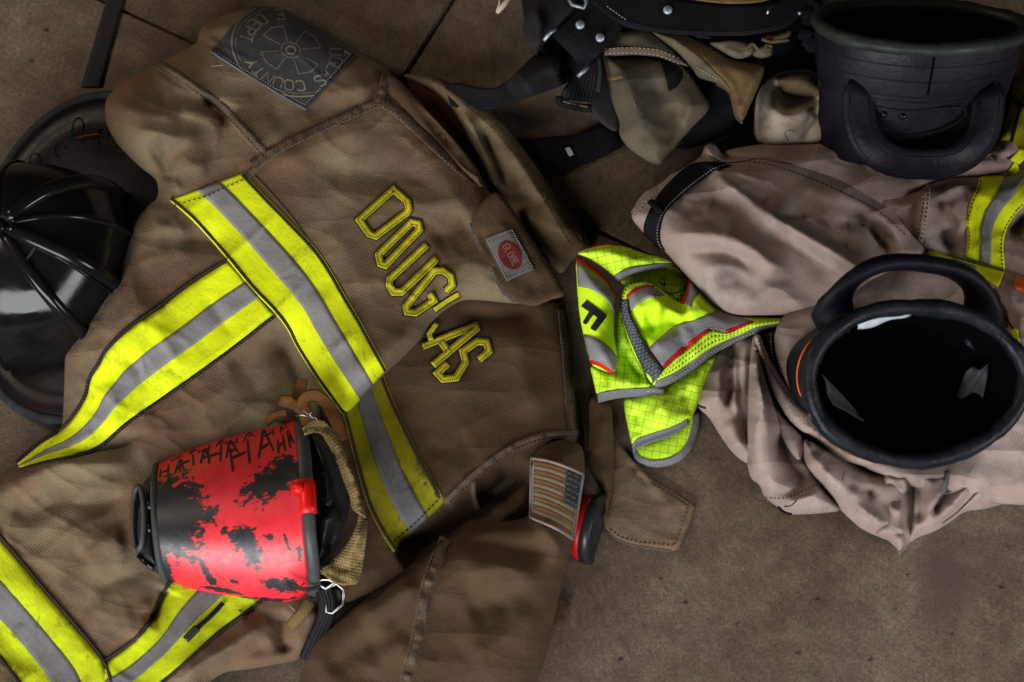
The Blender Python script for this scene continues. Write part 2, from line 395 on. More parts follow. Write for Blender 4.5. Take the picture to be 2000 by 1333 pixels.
M['yellow_dirty_shaded'] = fabric('grimy_shaded_lime', (.50, .60, .010), (.40, .46, .010), (.20, .20, .012), 30., dirt=.9, bump=.2, speck=.14, sheen=0, rough=.75, scuff=0.80)  # grimy lime, also darkened for the shade on the lower-left trims
M['silver_dirty_shaded'] = fabric('grimy_shaded_silver', (.15, .145, .145), (.12, .112, .11), (.07, .065, .06), 40., dirt=.8, bump=.1, speck=.1, sheen=0, rough=.6, scuff=0.70)  # grimy silver, darkened as well for the stripes on the shaded trims
M['letter'] = fabric('letter_lime', (.62, .52, .012), (.52, .50, .015), (.28, .24, .02), 20., dirt=.6, bump=.3, speck=.2, sheen=0, scuff=0.70)
M['silver'] = fabric('silver_reflective', (.235, .23, .235), (.20, .185, .185), (.13, .12, .115), 40., dirt=.6, bump=.1, speck=.08, sheen=0, rough=.55, scuff=0.60)
M['thread'] = plain('dark_thread', (.035, .022, .024), .9, bump=.3)
M['cordm'] = fabric('dark_binding', (.05, .034, .036), (.035, .024, .026), (.02, .015, .015), 14., speck=.6)
M['pants'] = fabric('pants_twill', (.34, .262, .232), (.285, .20, .172), (.13, .105, .098), 7.4, 'twill', .45, crease=.32, speck=.18, rot=.9)
M['pants_edge'] = fabric('pants_hem', (.40, .30, .25), (.33, .24, .20), (.2, .15, .13), 9., 'twill', .5, speck=.25, rot=.3)
M['beige'] = fabric('pale_liner', (.50, .42, .33), (.40, .33, .26), (.18, .14, .10), 5., 'none', .4, speck=.2)
M['khaki'] = fabric('khaki_canvas', (.145, .118, .074), (.115, .09, .06), (.055, .056, .052), 9., crease=.2)
M['ochre'] = fabric('ochre_lining', (.17, .105, .042), (.13, .08, .033), (.07, .045, .02), 6., 'none', .3)
M['black_cloth'] = fabric('black_cloth', (.009, .009, .012), (.007, .007, .009), (.014, .014, .017), 9., rough=.8, sheen=0., speck=.3)
M['webbing'] = fabric('black_webbing', (.022, .020, .023), (.016, .015, .018), (.03, .026, .028), 5.2, 'twill', 1., rough=.7, sheen=0., speck=.7, rot=1.5708)
M['vest'] = None
M['vest_plain'] = fabric('vest_lime', (.60, .90, .02), (.55, .84, .02), (.48, .74, .03), 30., dirt=.3, bump=.15, speck=.08, sheen=0, rough=.8)
M['bind'] = fabric('grey_binding', (.20, .20, .215), (.17, .17, .18), (.11, .11, .115), 16., speck=.25, bump=.4, sheen=0)
M['mesh_grey'] = fabric('grey_webbing', (.15, .17, .19), (.12, .135, .15), (.07, .08, .09), 5., 'canvas', 1., speck=.8, sheen=0, rot=.5)
M['red_piping'] = plain('red_piping', (.55, .008, .012), .7, c2=(.40, .006, .01))
M['black_print'] = plain('black_print', (.01, .01, .011), .6)
M['leather'] = plain('black_leather', (.004, .0045, .008), .50, c2=(.010, .008, .012), sc=16., bump=.5, bd=.0016, spec=.13)
M['rim_black'] = plain('black_rim_leather', (.005, .006, .008), .42, c2=(.009, .010, .013), sc=30., bump=.5, bd=.0014, spec=.14)
M['leather_rim'] = plain('greenish_rim_leather', (.020, .024, .021), .5, c2=(.009, .011, .010), sc=30., bump=.5, bd=.0014, spec=.2)  # lighter and greener than the front boot's rim
M['boot_in'] = plain('boot_lining', (.002, .002, .0025), .95, bump=.3, spec=0.)
M['rubber'] = plain('black_rubber', (.018, .019, .022), .36, c2=(.012, .013, .015), sc=30., bump=.1)
M['rubber_grey'] = plain('grey_rubber', (.045, .047, .046), .5, c2=(.03, .031, .031), sc=30., bump=.1)
M['gloss'] = plain('black_gloss', (.004, .004, .005), .13, c2=(.007, .006, .006), sc=14., bump=.16, bd=.0006, coat=.0, spec=.22)
M['brim'] = plain('scuffed_brim', (.005, .005, .006), .35, c2=(.012, .007, .007), sc=24., bump=.3, bd=.0006, spec=.08)
M['trim_rubber'] = plain('brim_rubber', (.014, .016, .020), .7, c2=(.028, .031, .038), sc=60., bump=.5, bd=.001, spec=.15)
M['chrome'] = plain('steel', (.38, .37, .37), .34, 1., sc=30., bump=.05)
M['rivet'] = plain('dull_rivet', (.30, .33, .38), .5, .85, sc=60., bump=.2)
M['white_tag'] = plain('white_tag', (.42, .46, .50), .8, c2=(.32, .35, .38), sc=60.)
M['grey_tag'] = plain('grey_tag', (.035, .035, .04), .9, c2=(.02, .02, .02), sc=60.)
M['red'] = plain('red_wrap', (.60, .012, .022), .42, c2=(.52, .010, .018), sc=12., bump=.04)
M['red_plastic'] = plain('red_plastic', (.65, .008, .006), .35, sc=12., bump=.05)
M['net'] = fabric('tan_net', (.30, .21, .085), (.24, .16, .06), (.13, .085, .035), 7., 'canvas', 1., speck=.75, rot=.78)
M['elastic'] = fabric('brown_elastic', (.20, .085, .025), (.16, .065, .02), (.09, .035, .012), 9., 'twill', .8, speck=.4)
M['orange'] = plain('orange_tab', (.85, .13, .01), .7)
M['gold'] = plain('worn_gold', (.42, .22, .04), .5, .2, c2=(.12, .05, .015), sc=90.)
M['old_leather'] = plain('shield_leather', (.045, .018, .008), .6, c2=(.10, .045, .012), sc=50.)
M['white_thread'] = plain('pale_thread', (.34, .30, .25), .9)

def vest_mat():
    m, nt, b = newmat('vest_ripstop'); uv = N(nt, 'ShaderNodeUVMap'); sx = N(nt, 'ShaderNodeSeparateXYZ')
    n = N(nt, 'ShaderNodeTexNoise', Scale=2., Detail=3.); nt.links.new(uv.outputs[0], n.inputs['Vector'])
    wv = N(nt, 'ShaderNodeVectorMath'); wv.operation = 'SCALE'; wv.inputs[3].default_value = .05; nt.links.new(n.outputs['Color'], wv.inputs[0])
    ad = N(nt, 'ShaderNodeVectorMath'); ad.operation = 'ADD'; nt.links.new(uv.outputs[0], ad.inputs[0]); nt.links.new(wv.outputs[0], ad.inputs[1]); nt.links.new(ad.outputs[0], sx.inputs[0])
    L = []
    for k in (0, 1):
        fr = math_(nt, 'FRACT', math_(nt, 'MULTIPLY', sx.outputs[k], 6.6), 0.); L.append(math_(nt, 'LESS_THAN', fr, .06))
    line = math_(nt, 'MAXIMUM', L[0], L[1])
    base = mix(nt, n.outputs[0], (.60, .92, .02), (.52, .84, .02))
    col = mix(nt, math_(nt, 'MULTIPLY', line, .75), base, (.06, .085, .01)); nt.links.new(col, b.inputs['Base Color']); b.inputs['Roughness'].default_value = .75
    b.inputs['Subsurface Weight'].default_value = 0.
    n2 = N(nt, 'ShaderNodeTexNoise', Scale=9., Detail=5.); nt.links.new(uv.outputs[0], n2.inputs['Vector'])
    bp = N(nt, 'ShaderNodeBump', Strength=.35, Distance=.003); nt.links.new(n2.outputs[0], bp.inputs['Height']); nt.links.new(bp.outputs[0], b.inputs['Normal']); return m
M['vest'] = vest_mat()
def vest_net():
    m, nt, b = newmat('vest_net'); uv = N(nt, 'ShaderNodeUVMap'); v = N(nt, 'ShaderNodeTexVoronoi', Scale=13.); v.inputs['Randomness'].default_value = .12
    nt.links.new(uv.outputs[0], v.inputs['Vector'])
    col = ramp(nt, v.outputs['Distance'], [(.20, (.05, .07, .01)), (.30, (.58, .88, .02))]); nt.links.new(col, b.inputs['Base Color']); b.inputs['Roughness'].default_value = .8
    bp = N(nt, 'ShaderNodeBump', Strength=.8, Distance=.001); nt.links.new(v.outputs['Distance'], bp.inputs['Height']); nt.links.new(bp.outputs[0], b.inputs['Normal']); return m
M['vest_net'] = vest_net()

def concrete():
    m, nt, b = newmat('stained_concrete'); tc = N(nt, 'ShaderNodeTexCoord'); ob = tc.outputs['Object']
    def nz(s, d=8., r=.6, ds=0.):
        n = N(nt, 'ShaderNodeTexNoise', Scale=s, Detail=d, Roughness=r, Distortion=ds); nt.links.new(ob, n.inputs['Vector']); return n.outputs[0]
    a = ramp(nt, nz(3.2, 8, .62, .4), [(.32, (.062, .041, .026)), (.5, (.105, .073, .049)), (.70, (.155, .116, .086))])
    g = ramp(nt, nz(6.5, 8, .7, .8), [(.48, (0, 0, 0)), (.74, (.8, .8, .8))]); a = mix(nt, g, a, (.085, .066, .052))
    s = ramp(nt, nz(38, 6, .75), [(.3, (.68, .68, .68)), (.72, (1.22, 1.22, 1.22))]); a = mix(nt, 1., a, s, 'MULTIPLY')
    s = ramp(nt, nz(330, 3, .7), [(.3, (.60, .60, .60)), (.7, (1.38, 1.38, 1.38))]); a = mix(nt, 1., a, s, 'MULTIPLY')
    s = ramp(nt, nz(13, 7, .65, .6), [(.34, (.74, .72, .70)), (.66, (1.16, 1.16, 1.16))]); a = mix(nt, 1., a, s, 'MULTIPLY')
    s = ramp(nt, nz(150, 4, .75), [(.32, (.74, .74, .74)), (.68, (1.22, 1.22, 1.22))]); a = mix(nt, 1., a, s, 'MULTIPLY')
    dk = ramp(nt, nz(19, 7, .75, 1.), [(.66, (0, 0, 0)), (.76, (.7, .7, .7))]); a = mix(nt, dk, a, (.045, .033, .026))
    v = N(nt, 'ShaderNodeTexVoronoi', Scale=23.); nt.links.new(ob, v.inputs['Vector'])
    sp = math_(nt, 'MULTIPLY', ramp(nt, v.outputs['Distance'], [(.035, (1, 1, 1)), (.06, (0, 0, 0))]), ramp(nt, nz(9.), [(.56, (0, 0, 0)), (.6, (1, 1, 1))])); a = mix(nt, sp, a, (.34, .34, .35))
    v2 = N(nt, 'ShaderNodeTexVoronoi', Scale=31.); nt.links.new(ob, v2.inputs['Vector'])
    sp2 = math_(nt, 'MULTIPLY', ramp(nt, v2.outputs['Distance'], [(.04, (1, 1, 1)), (.09, (0, 0, 0))]), ramp(nt, nz(7.), [(.52, (0, 0, 0)), (.56, (.8, .8, .8))])); a = mix(nt, sp2, a, (.03, .02, .016))
    for k, (an, sc_, th_) in enumerate(((.5, (3, 160, 1), .70), (2.1, (4, 210, 1), .715), (1.2, (2.5, 120, 1), .72))):
        mp0 = N(nt, 'ShaderNodeMapping'); mp0.inputs['Rotation'].default_value = (0, 0, an); mp0.inputs['Scale'].default_value = sc_; nt.links.new(ob, mp0.inputs[0])
        ns = N(nt, 'ShaderNodeTexNoise', Scale=1.6, Detail=4., Roughness=.6, Distortion=.25); nt.links.new(mp0.outputs[0], ns.inputs['Vector'])
        a = mix(nt, ramp(nt, ns.outputs[0], [(th_, (0, 0, 0)), (th_ + .03, (.3, .3, .3))]), a, (.22, .18, .15) if k != 1 else (.04, .03, .024))
    # oil stain
    mp = N(nt, 'ShaderNodeMapping'); q = P(1890, 1090); mp.inputs['Location'].default_value = (-q.x / .05, -q.y / .075, 0); mp.inputs['Scale'].default_value = (1 / .05, 1 / .075, 1)
    ad = N(nt, 'ShaderNodeVectorMath'); ad.operation = 'ADD'; nn = N(nt, 'ShaderNodeTexNoise', Scale=22., Detail=5.); nt.links.new(ob, nn.inputs['Vector'])
    sc = N(nt, 'ShaderNodeVectorMath'); sc.operation = 'SCALE'; sc.inputs[3].default_value = .06; nt.links.new(nn.outputs['Color'], sc.inputs[0])
    nt.links.new(ob, ad.inputs[0]); nt.links.new(sc.outputs[0], ad.inputs[1]); nt.links.new(ad.outputs[0], mp.inputs[0])
    ln = N(nt, 'ShaderNodeVectorMath'); ln.operation = 'LENGTH'; nt.links.new(mp.outputs[0], ln.inputs[0])
    st = ramp(nt, ln.outputs['Value'], [(.35, (.65, .65, .65)), (1.2, (0, 0, 0))]); a = mix(nt, st, a, (.05, .033, .028))
    nt.links.new(a, b.inputs['Base Color']); b.inputs['Roughness'].default_value = .68; b.inputs['Specular IOR Level'].default_value = .3
    bp = N(nt, 'ShaderNodeBump', Strength=.25, Distance=.0015); nt.links.new(nz(90, 6, .7), bp.inputs['Height']); nt.links.new(bp.outputs[0], b.inputs['Normal']); return m
M['concrete'] = concrete()

# ------------------------------------------------------------------ floor: four slabs between two joints
fl = mesh('floor', [(-6, -6, -.02), (6, -6, -.02), (6, 6, -.02), (-6, 6, -.02)], [(0, 1, 2, 3)], plain('joint_filler', (.012, .010, .009), .9)); fl['kind'] = 'structure'
def line2(a, b): a = P(*a); b = P(*b); return a.xy, (b - a).xy.normalized()
A0, Ad = line2((215, 8), (370, 80)); B0, Bd = line2((885, 0), (800, 135))
An = Vector((-Ad.y, Ad.x)); Bn = Vector((-Bd.y, Bd.x))
Xp = A0 + Ad * ((B0 - A0).dot(Bn) / Ad.dot(Bn))
for sa in (-1, 1):
    for sb in (-1, 1):
        e = .0022; c = Xp + sa * An * (e / abs(1)) + sb * Bn * e
        # corner offset so that the slab edges stay parallel to the joints
        o1 = Ad * (sb * (1 if Ad.dot(Bn) > 0 else -1)); o2 = Bd * (sa * (1 if Bd.dot(An) > 0 else -1))
        quad = [c, c + o1 * 6, c + o1 * 6 + o2 * 6, c + o2 * 6]
        if (quad[1] - quad[0]).x * (quad[2] - quad[0]).y - (quad[1] - quad[0]).y * (quad[2] - quad[0]).x < 0: quad.reverse()
        bm = bmesh.new(); lo = [bm.verts.new((q.x, q.y, -.018)) for q in quad]; hi = [bm.verts.new((q.x, q.y, 0)) for q in quad]
        bm.faces.new(hi)
        for i in range(4): bm.faces.new((lo[i], lo[(i + 1) % 4], hi[(i + 1) % 4], hi[i]))
        top = [ed for ed in bm.edges if ed.verts[0].co.z > -.001 and ed.verts[1].co.z > -.001]
        bmesh.ops.bevel(bm, geom=top, offset=.0022, segments=2, affect='EDGES')
        me = bpy.data.meshes.new('slab'); bm.to_mesh(me); bm.free(); link('slab', me, M['concrete'], fl, False)
flat0 = lambda X, Y: np.asarray(X, float) * 0

# ------------------------------------------------------------------ turnout jacket
J = thing('turnout_jacket', 'brown canvas firefighter jacket spread on the floor with lime and silver trim', 'jacket', (560, 900))
# picture outline of the upper layer
J1o = [(205, 190), (250, 155), (300, 130), (345, 105), (385, 85), (388, 62), (402, 45), (440, 28), (500, 12), (560, 18), (600, 40), (645, 70), (690, 100), (740, 118), (770, 150), (800, 185),
       (850, 245), (900, 305), (950, 368), (1000, 420), (1050, 500), (1098, 572), (1060, 596), (1000, 594), (945, 588), (905, 586), (874, 604), (848, 630), (828, 662), (792, 696), (757, 726),
       (715, 772), (673, 819), (655, 860), (645, 950), (655, 1050), (650, 1150), (635, 1215), (595, 1288), (550, 1297), (480, 1309), (442, 1312), (405, 1335), (380, 1420), (-90, 1420), (-90, 990),
       (0, 935), (30, 913), (75, 886), (100, 862), (122, 835), (125, 760), (127, 680), (160, 610), (215, 540), (245, 480), (262, 432), (288, 402), (307, 387), (306, 352), (270, 325), (228, 283), (204, 240)]
J1f = [
    # shoulder and upper sleeve
    ([(300, 118), (345, 145), (400, 185), (445, 222), (485, 262), (520, 302)], 11, (48, 5), 2, (.1, .1)),
    ([(385, 190), (425, 212), (455, 240)], -14, 16), ([(345, 215), (390, 222), (440, 240)], 8, 13), ([(300, 205), (340, 192), (390, 195)], -5, 12),
    ([(215, 205), (255, 215), (300, 225), (360, 228)], 8, 22), ([(250, 255), (300, 258), (350, 270), (400, 260)], 9, 22),
    ([(290, 285), (312, 305), (322, 330), (318, 350)], -11, 16, 2, (.3, .05)), ([(345, 300), (375, 320), (410, 330)], 6, 22), ([(330, 352), (350, 365), (320, 378)], 5, 9),
    ([(305, 352), (325, 351), (345, 340)], -5, 8, 2, (.05, .4)), ([(305, 372), (330, 372), (352, 380)], -4, 8, 2, (.05, .4)),
    ([(400, 60), (430, 80), (420, 110)], -7, 16), ([(395, 75), (440, 45), (480, 25)], 5, 16),
    ([(620, 190), (680, 175), (730, 165)], 7, 24), ([(520, 240), (580, 215), (640, 215)], -5, 26),
    # back panel round the name
    ([(520, 320), (600, 292), (680, 262), (740, 250)], 9, 30), ([(590, 345), (680, 335), (780, 345), (860, 340)], -10, 34),
    ([(780, 395), (860, 400), (920, 380)], 8, 30), ([(845, 480), (880, 455), (925, 435)], -10, 24), ([(640, 430), (690, 520), (720, 580)], 7, 40),
    ([(850, 560), (885, 528), (930, 515), (965, 545)], 9, 28), ([(820, 520), (850, 500), (900, 480)], 3, 18),
    ([(1000, 592), (945, 586), (905, 584), (872, 602), (846, 628), (826, 660), (790, 694), (757, 724), (715, 770), (675, 817)], 14, (130, 40), 2, (.3, .05)),
    ([(765, 660), (790, 622), (815, 598), (850, 580)], -6, 20, 2), ([(610, 560), (655, 640), (690, 700)], 6, 30),
    # hollow left of the trim, under the mask
    ([(510, 640), (560, 690), (590, 745), (600, 800), (570, 850)], -26, 44), ([(440, 680), (490, 740), (510, 800)], -10, 50),
    # arm with the trim
    ([(300, 560), (250, 610), (195, 680), (165, 760)], 9, 45), ([(345, 470), (410, 470), (440, 490)], -6, 22), ([(290, 430), (330, 445), (380, 450)], 6, 18), ([(265, 520), (320, 500), (390, 490)], 4, 24),
    ([(380, 720), (330, 770), (280, 830)], -5, 22), ([(240, 690), (270, 725), (285, 765)], -4, 14), ([(300, 640), (335, 690), (350, 730)], 4, 14), ([(400, 580), (430, 620), (450, 660)], -3, 12),
    ([(195, 745), (225, 790), (215, 850)], 8, 22),
    # fold below the arm
    ([(-40, 960), (40, 930), (120, 905), (200, 905), (270, 905)], 14, 24), ([(40, 890), (110, 885), (170, 885), (240, 868), (300, 830)], -12, 16),
    ([(20, 1030), (110, 985), (200, 985), (270, 950)], -9, 24), ([(60, 1040), (120, 1000), (175, 960), (240, 950)], 7, 26), ([(150, 1090), (200, 1060), (250, 1050)], 9, 34), ([(120, 1150), (150, 1095), (200, 1040), (260, 1000)], -7, 20),
    ([(180, 1165), (225, 1135), (275, 1120), (310, 1080)], -6, 20), ([(170, 1180), (230, 1210), (270, 1200)], 6, 30), ([(30, 1020), (50, 980), (90, 960)], -5, 20),
    # pocket by the lower trim and hem folds
    ([(285, 1222), (305, 1195), (325, 1150)], -18, 14, 2, (.25, .1)), ([(255, 1255), (275, 1215), (300, 1165)], 7, 16),
    ([(330, 1345), (390, 1300), (455, 1262), (505, 1225), (525, 1195)], 20, 22), ([(430, 1310), (490, 1275), (530, 1250)], -9, 20), ([(555, 1190), (552, 1235), (565, 1285)], -15, 24), ([(580, 1280), (610, 1230), (625, 1180)], 12, 22),
    ([(470, 1200), (490, 1195), (500, 1180)], -8, 14), ([(200, 1295), (150, 1270), (80, 1190), (10, 1110)], 5, 30), ([(60, 1330), (20, 1260), (-40, 1190)], -8, 40),
]
HJ1 = HF(J1o, 26, 62, 38, J1f, ((1.2, 130, 1), (.35, 34, 5), (4.5, 70, 7, -.7), (3., 50, 8, .5)), amp=1.12, blobs=((320, 240, 14, (90, 70)), (560, 110, 6, (110, 70)), (450, 980, -16, (170, 150)), (250, 640, 6, (90, 110)), (60, 1280, -10, (150, 110)), (80, 960, 4, 70)), lift=((225, 400, 26, 110, 260), (735, 715, 20, 80, 90)))
back = cloth('back_panel', J1o, HJ1, M['jacket'], J, sp=5.5)
# lower layer that the pleat overhangs
J2o = [(620, 730), (700, 660), (790, 590), (870, 555), (1000, 560), (1100, 572), (1108, 620), (1118, 680), (1129, 760), (1139, 836), (1143, 872), (1146, 930), (1100, 1000), (1010, 1050), (900, 1085), (800, 1130), (720, 1160), (665, 1185), (640, 1100), (628, 900)]
J2f = [([(760, 760), (850, 740), (940, 760)], 5, 40), ([(1010, 620), (1020, 720), (1060, 820)], 8, 46), ([(880, 610), (960, 620), (1060, 608)], -9, 26), ([(870, 985), (930, 915), (1000, 870), (1080, 848), (1142, 842)], 9, (70, 16), 2, (.02, .02)),
       ([(770, 1085), (850, 1040), (930, 985), (1000, 940), (1040, 900)], -32, 28, 2, (.1, .2)), ([(820, 870), (880, 880), (930, 860)], -4, 30), ([(1030, 940), (1010, 985), (960, 1010)], 10, 16), ([(990, 900), (975, 950), (930, 975)], -6, 12),
       ([(1110, 600), (1118, 700), (1132, 830)], 5, (20, 20)), ([(930, 935), (928, 965), (940, 1000)], 6, 8), ([(640, 1290), (650, 1230), (690, 1180)], 6, 14)]
HJ2 = HF(J2o, 8, 45, 26, J2f, ((1.2, 100, 11), (.3, 30, 15), (3., 90, 17, .5)), plane=(-9., 4, -4), lift=((735, 800, -24, 90, 90),))
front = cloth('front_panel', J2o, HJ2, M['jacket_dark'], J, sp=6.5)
# sleeve folded across the front
J3o = [(1036, 1008), (1034, 950), (1038, 893), (1062, 868), (1100, 858), (1139, 868), (1144, 925), (1136, 965), (1121, 1055), (1108, 1105), (1098, 1142), (1088, 1190), (1072, 1262), (1045, 1340), (1020, 1420), (550, 1420), (585, 1330), (607, 1258), (652, 1213), (740, 1146), (817, 1090), (880, 1048), (950, 1022), (1003, 1017)]
J3f = [([(865, 1062), (845, 1110), (828, 1160), (815, 1230), (790, 1340)], 4, 26), ([(880, 1062), (960, 1062), (1030, 1075), (1090, 1085)], -9, 24), ([(900, 1120), (980, 1110), (1060, 1130)], 6, 26), ([(1045, 1020), (1085, 1060), (1112, 1100)], 7, 18),
       ([(690, 1210), (760, 1170), (820, 1130)], 7, 30), ([(640, 1320), (700, 1270), (760, 1260)], -6, 34), ([(900, 1290), (980, 1250), (1050, 1180)], 6, 40), ([(910, 1200), (960, 1180), (1010, 1190)], -6, 30), ([(720, 1330), (740, 1290), (800, 1240)], 5, 26)]
HJ3 = HF(J3o, 40, 52, 52, J3f, ((1.4, 110, 21), (.3, 32, 25), (3., 90, 27, -.9)))
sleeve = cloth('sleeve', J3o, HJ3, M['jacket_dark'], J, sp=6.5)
# second surface of the sleeve top under the flag patch
def edge_cloth(name, out, base, ew, eh, mat, parent, folds=(), sp=6, noise=((1.2, 60, 31), (.6, 20, 35)), plane=(0, 0, 0), blobs=(), sm=2, thick=2.5, uvrot=0., lift=()):
    hf = HF(out, base, ew, eh, folds, noise, blobs, plane, sm, lift); return cloth(name, out, hf, mat, parent, sp, thick, sm, uvrot=uvrot), hf
# opening of the collar: rust lining, inner facing, outer collar edge
lin, HL = edge_cloth('collar_lining', [(790, 158), (850, 170), (905, 205), (955, 270), (1000, 330), (1040, 395), (990, 400), (940, 372), (890, 320), (840, 250), (800, 200)], 12, 30, 6, M['lining'], J)
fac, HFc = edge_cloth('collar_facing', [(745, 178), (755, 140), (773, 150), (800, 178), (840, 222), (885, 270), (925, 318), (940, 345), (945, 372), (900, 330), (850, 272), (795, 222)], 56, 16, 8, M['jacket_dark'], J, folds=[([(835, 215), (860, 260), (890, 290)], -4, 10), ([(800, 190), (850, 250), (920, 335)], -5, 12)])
col, HC = edge_cloth('collar_flap', [(782, 146), (815, 143), (852, 150), (895, 170), (945, 208), (990, 250), (1030, 300), (1062, 345), (1090, 388), (1122, 430), (1150, 468), (1156, 485), (1120, 505), (1098, 540), (1070, 520), (1030, 460), (1000, 415), (980, 385), (960, 362), (945, 330), (925, 290), (905, 250), (885, 215), (850, 180), (810, 162)], 22, 26, 26, M['facing'], J,
      folds=[([(925, 235), (955, 290), (985, 345), (1000, 380)], -14, 15), ([(985, 270), (1020, 330), (1060, 390), (1110, 450)], 7, 20), ([(975, 390), (1040, 400), (1090, 378)], -6, 16), ([(1010, 420), (1080, 440), (1130, 470)], 6, 24), ([(900, 215), (940, 280), (965, 340)], 8, 9)])
blk = cloth('black_tab', [(858, 172), (878, 168), (898, 196), (880, 206), (868, 196)], lambda X, Y: HL(X, Y) + .006, M['black_cloth'], J, sp=4, sm=0)
stitches('stitching', [(905, 200), (960, 250), (1010, 310), (1050, 370), (1085, 430), (1115, 480)], HC, M['thread'], col, 6, 4, 1.2)
seam('edge_seam', [(1085, 385), (1105, 410), (1125, 440), (1142, 468)], 14, HC, M['seam'], J, 1.5)
# pocket flap with the maker's label
pf, HPF = edge_cloth('pocket_flap', [(950, 384), (971, 373), (1000, 408), (1040, 468), (1080, 530), (1108, 578), (1069, 588), (1045, 601), (1003, 590), (982, 573), (964, 535), (940, 496), (926, 460), (919, 440), (931, 410)], 66, 9, 7, M['jacket_dark'], J, sp=5, sm=1, folds=[([(960, 420), (1010, 480), (1060, 560)], 6, 30), ([(930, 440), (960, 500), (985, 560)], -4, 10)], plane=(0, 0, 0), thick=4)
cord('frayed_edge', [(920, 438), (928, 462), (941, 497), (955, 520), (965, 536), (973, 556), (984, 574), (1003, 589)], lambda X, Y: HPF(X, Y) - .001, plain('blue_fray', (.10, .13, .17), .95, c2=(.03, .03, .04), sc=200., bump=1., bd=.002), pf, 1.5, 0, 3)
stitches('stitching', [(972, 378), (1005, 425), (1045, 492), (1085, 550), (1104, 577)], HPF, M['thread'], pf, 6, 4, 1.3, d=-6)
lab = cloth('maker_label', [(947, 466), (1001, 445), (1023, 486), (1044, 526), (989, 550), (968, 508)], HPF, fabric('label_cloth', (.13, .125, .12), (.115, .11, .105), (.08, .075, .07), 20., speck=.2, sheen=0), pf, sp=4, off=1.6, sm=0, thick=1)
th = np.linspace(0, 2 * math.pi, 40, endpoint=False); ca, sa = math.cos(1.08), math.sin(1.08)
ell = [(996 + 30 * math.cos(t) * ca - 21 * math.sin(t) * sa, 499 + 30 * math.cos(t) * sa + 21 * math.sin(t) * ca) for t in th]
cloth('red_oval', ell, HPF, fabric('label_red', (.13, .018, .016), (.11, .016, .016), (.07, .016, .016), 20., speck=.2, sheen=0), lab, sp=4, off=2.4, sm=0, thick=.5)
# lettering helper on a cloth: strokes on a 4 x 6 cell
GL = {'G': [[(4, 5), (3, 6), (1, 6), (0, 5), (0, 1), (1, 0), (3, 0), (4, 1), (4, 3), (2.4, 3)]], 'L': [[(0, 6), (0, 0), (3.6, 0)]], 'O': [[(1, 0), (3, 0), (4, 1), (4, 5), (3, 6), (1, 6), (0, 5), (0, 1), (1, 0)]],
      'B': [[(0, 0), (3, 0), (4, 1), (4, 2.4), (3.2, 3.1), (4, 3.8), (4, 5), (3, 6), (0, 6), (0, 0)], [(0, 3.1), (3.2, 3.1)]], 'E': [[(4, 6), (0, 6), (0, 0), (4, 0)], [(0, 3), (3, 3)]], 'D': [[(0, 0), (2.6, 0), (4, 1.4), (4, 4.6), (2.6, 6), (0, 6), (0, 0)]],
      'U': [[(0, 6), (0, 1), (1, 0), (3, 0), (4, 1), (4, 6)]], 'A': [[(0, 0), (2, 6), (4, 0)], [(.8, 2.2), (3.2, 2.2)]], 'S': [[(4, 5), (3, 6), (1, 6), (0, 5), (0, 4), (1, 3.2), (3, 2.8), (4, 2), (4, 1), (3, 0), (1, 0), (0, 1)]],
      'C': [[(4, 5), (3, 6), (1, 6), (0, 5), (0, 1), (1, 0), (3, 0), (4, 1)]], 'N': [[(0, 0), (0, 6), (4, 0), (4, 6)]], 'T': [[(2, 0), (2, 6)], [(0, 6), (4, 6)]], 'Y': [[(2, 0), (2, 3), (0, 6)], [(2, 3), (4, 6)]],
      'F': [[(0, 0), (0, 6), (4, 6)], [(0, 3.2), (3, 3.2)]], 'I': [[(2, 0), (2, 6)]], 'R': [[(0, 0), (0, 6), (3, 6), (4, 5), (4, 4), (3, 3), (0, 3)], [(2, 3), (4, 0)]], 'P': [[(0, 0), (0, 6), (3, 6), (4, 5), (4, 4), (3, 3), (0, 3)]], '.': [[(1, 0), (1.6, 0)]], 'H': [[(0, 0), (0, 6)], [(4, 0), (4, 6)], [(0, 3), (4, 3)]]}
def join(objs, name, parent):
    """join flat strokes into one part"""
    V = []; Fc = []
    for o in objs:
        k = len(V); V += [tuple(v.co) for v in o.data.vertices]; Fc += [tuple(i + k for i in p.vertices) for p in o.data.polygons]
    mt = objs[0].data.materials[0]
    for o in objs:
        me = o.data; bpy.data.objects.remove(o); bpy.data.meshes.remove(me)
    return mesh(name, V, Fc, mt, parent, [(v[0] * 16, v[1] * 16) for v in V])
def text_on(name, items, wd, hf, mat, parent, off):
    """items: (char, origin, right vector, up vector) per letter, in plan pixels for the whole 4 x 6 cell"""
    obs = []
    for ch, o, r, u in items:
        for st in GL.get(ch, []):
            p = [(o[0] + r[0] * x / 4 + u[0] * y / 6, o[1] + r[1] * x / 4 + u[1] * y / 6) for x, y in st]
            obs.append(stroke_strip('s', p, wd, hf, mat, None, off))
    return join(obs, name, parent)
it = []
for k, ch in enumerate('GLOBE'):
    x = -22 + k * 9.2; it.append((ch, (996 + x * ca + 5 * sa, 499 + x * sa - 5 * ca + 9 * 0), (6.2 * ca, 6.2 * sa), (13 * sa, -13 * ca)))
it = [(c, (o[0] - 9 * sa, o[1] + 9 * ca), r, u) for c, o, r, u in it]
text_on('lettering', it, 1.7, HPF, plain('faded_print', (.16, .09, .08), .9), lab, 3.0)
stitches('stitching', [(950, 469), (1000, 449), (1041, 524), (990, 546), (950, 469)], HPF, M['white_thread'], lab, 3, 2.5, 1., 2.7, smooth=False)

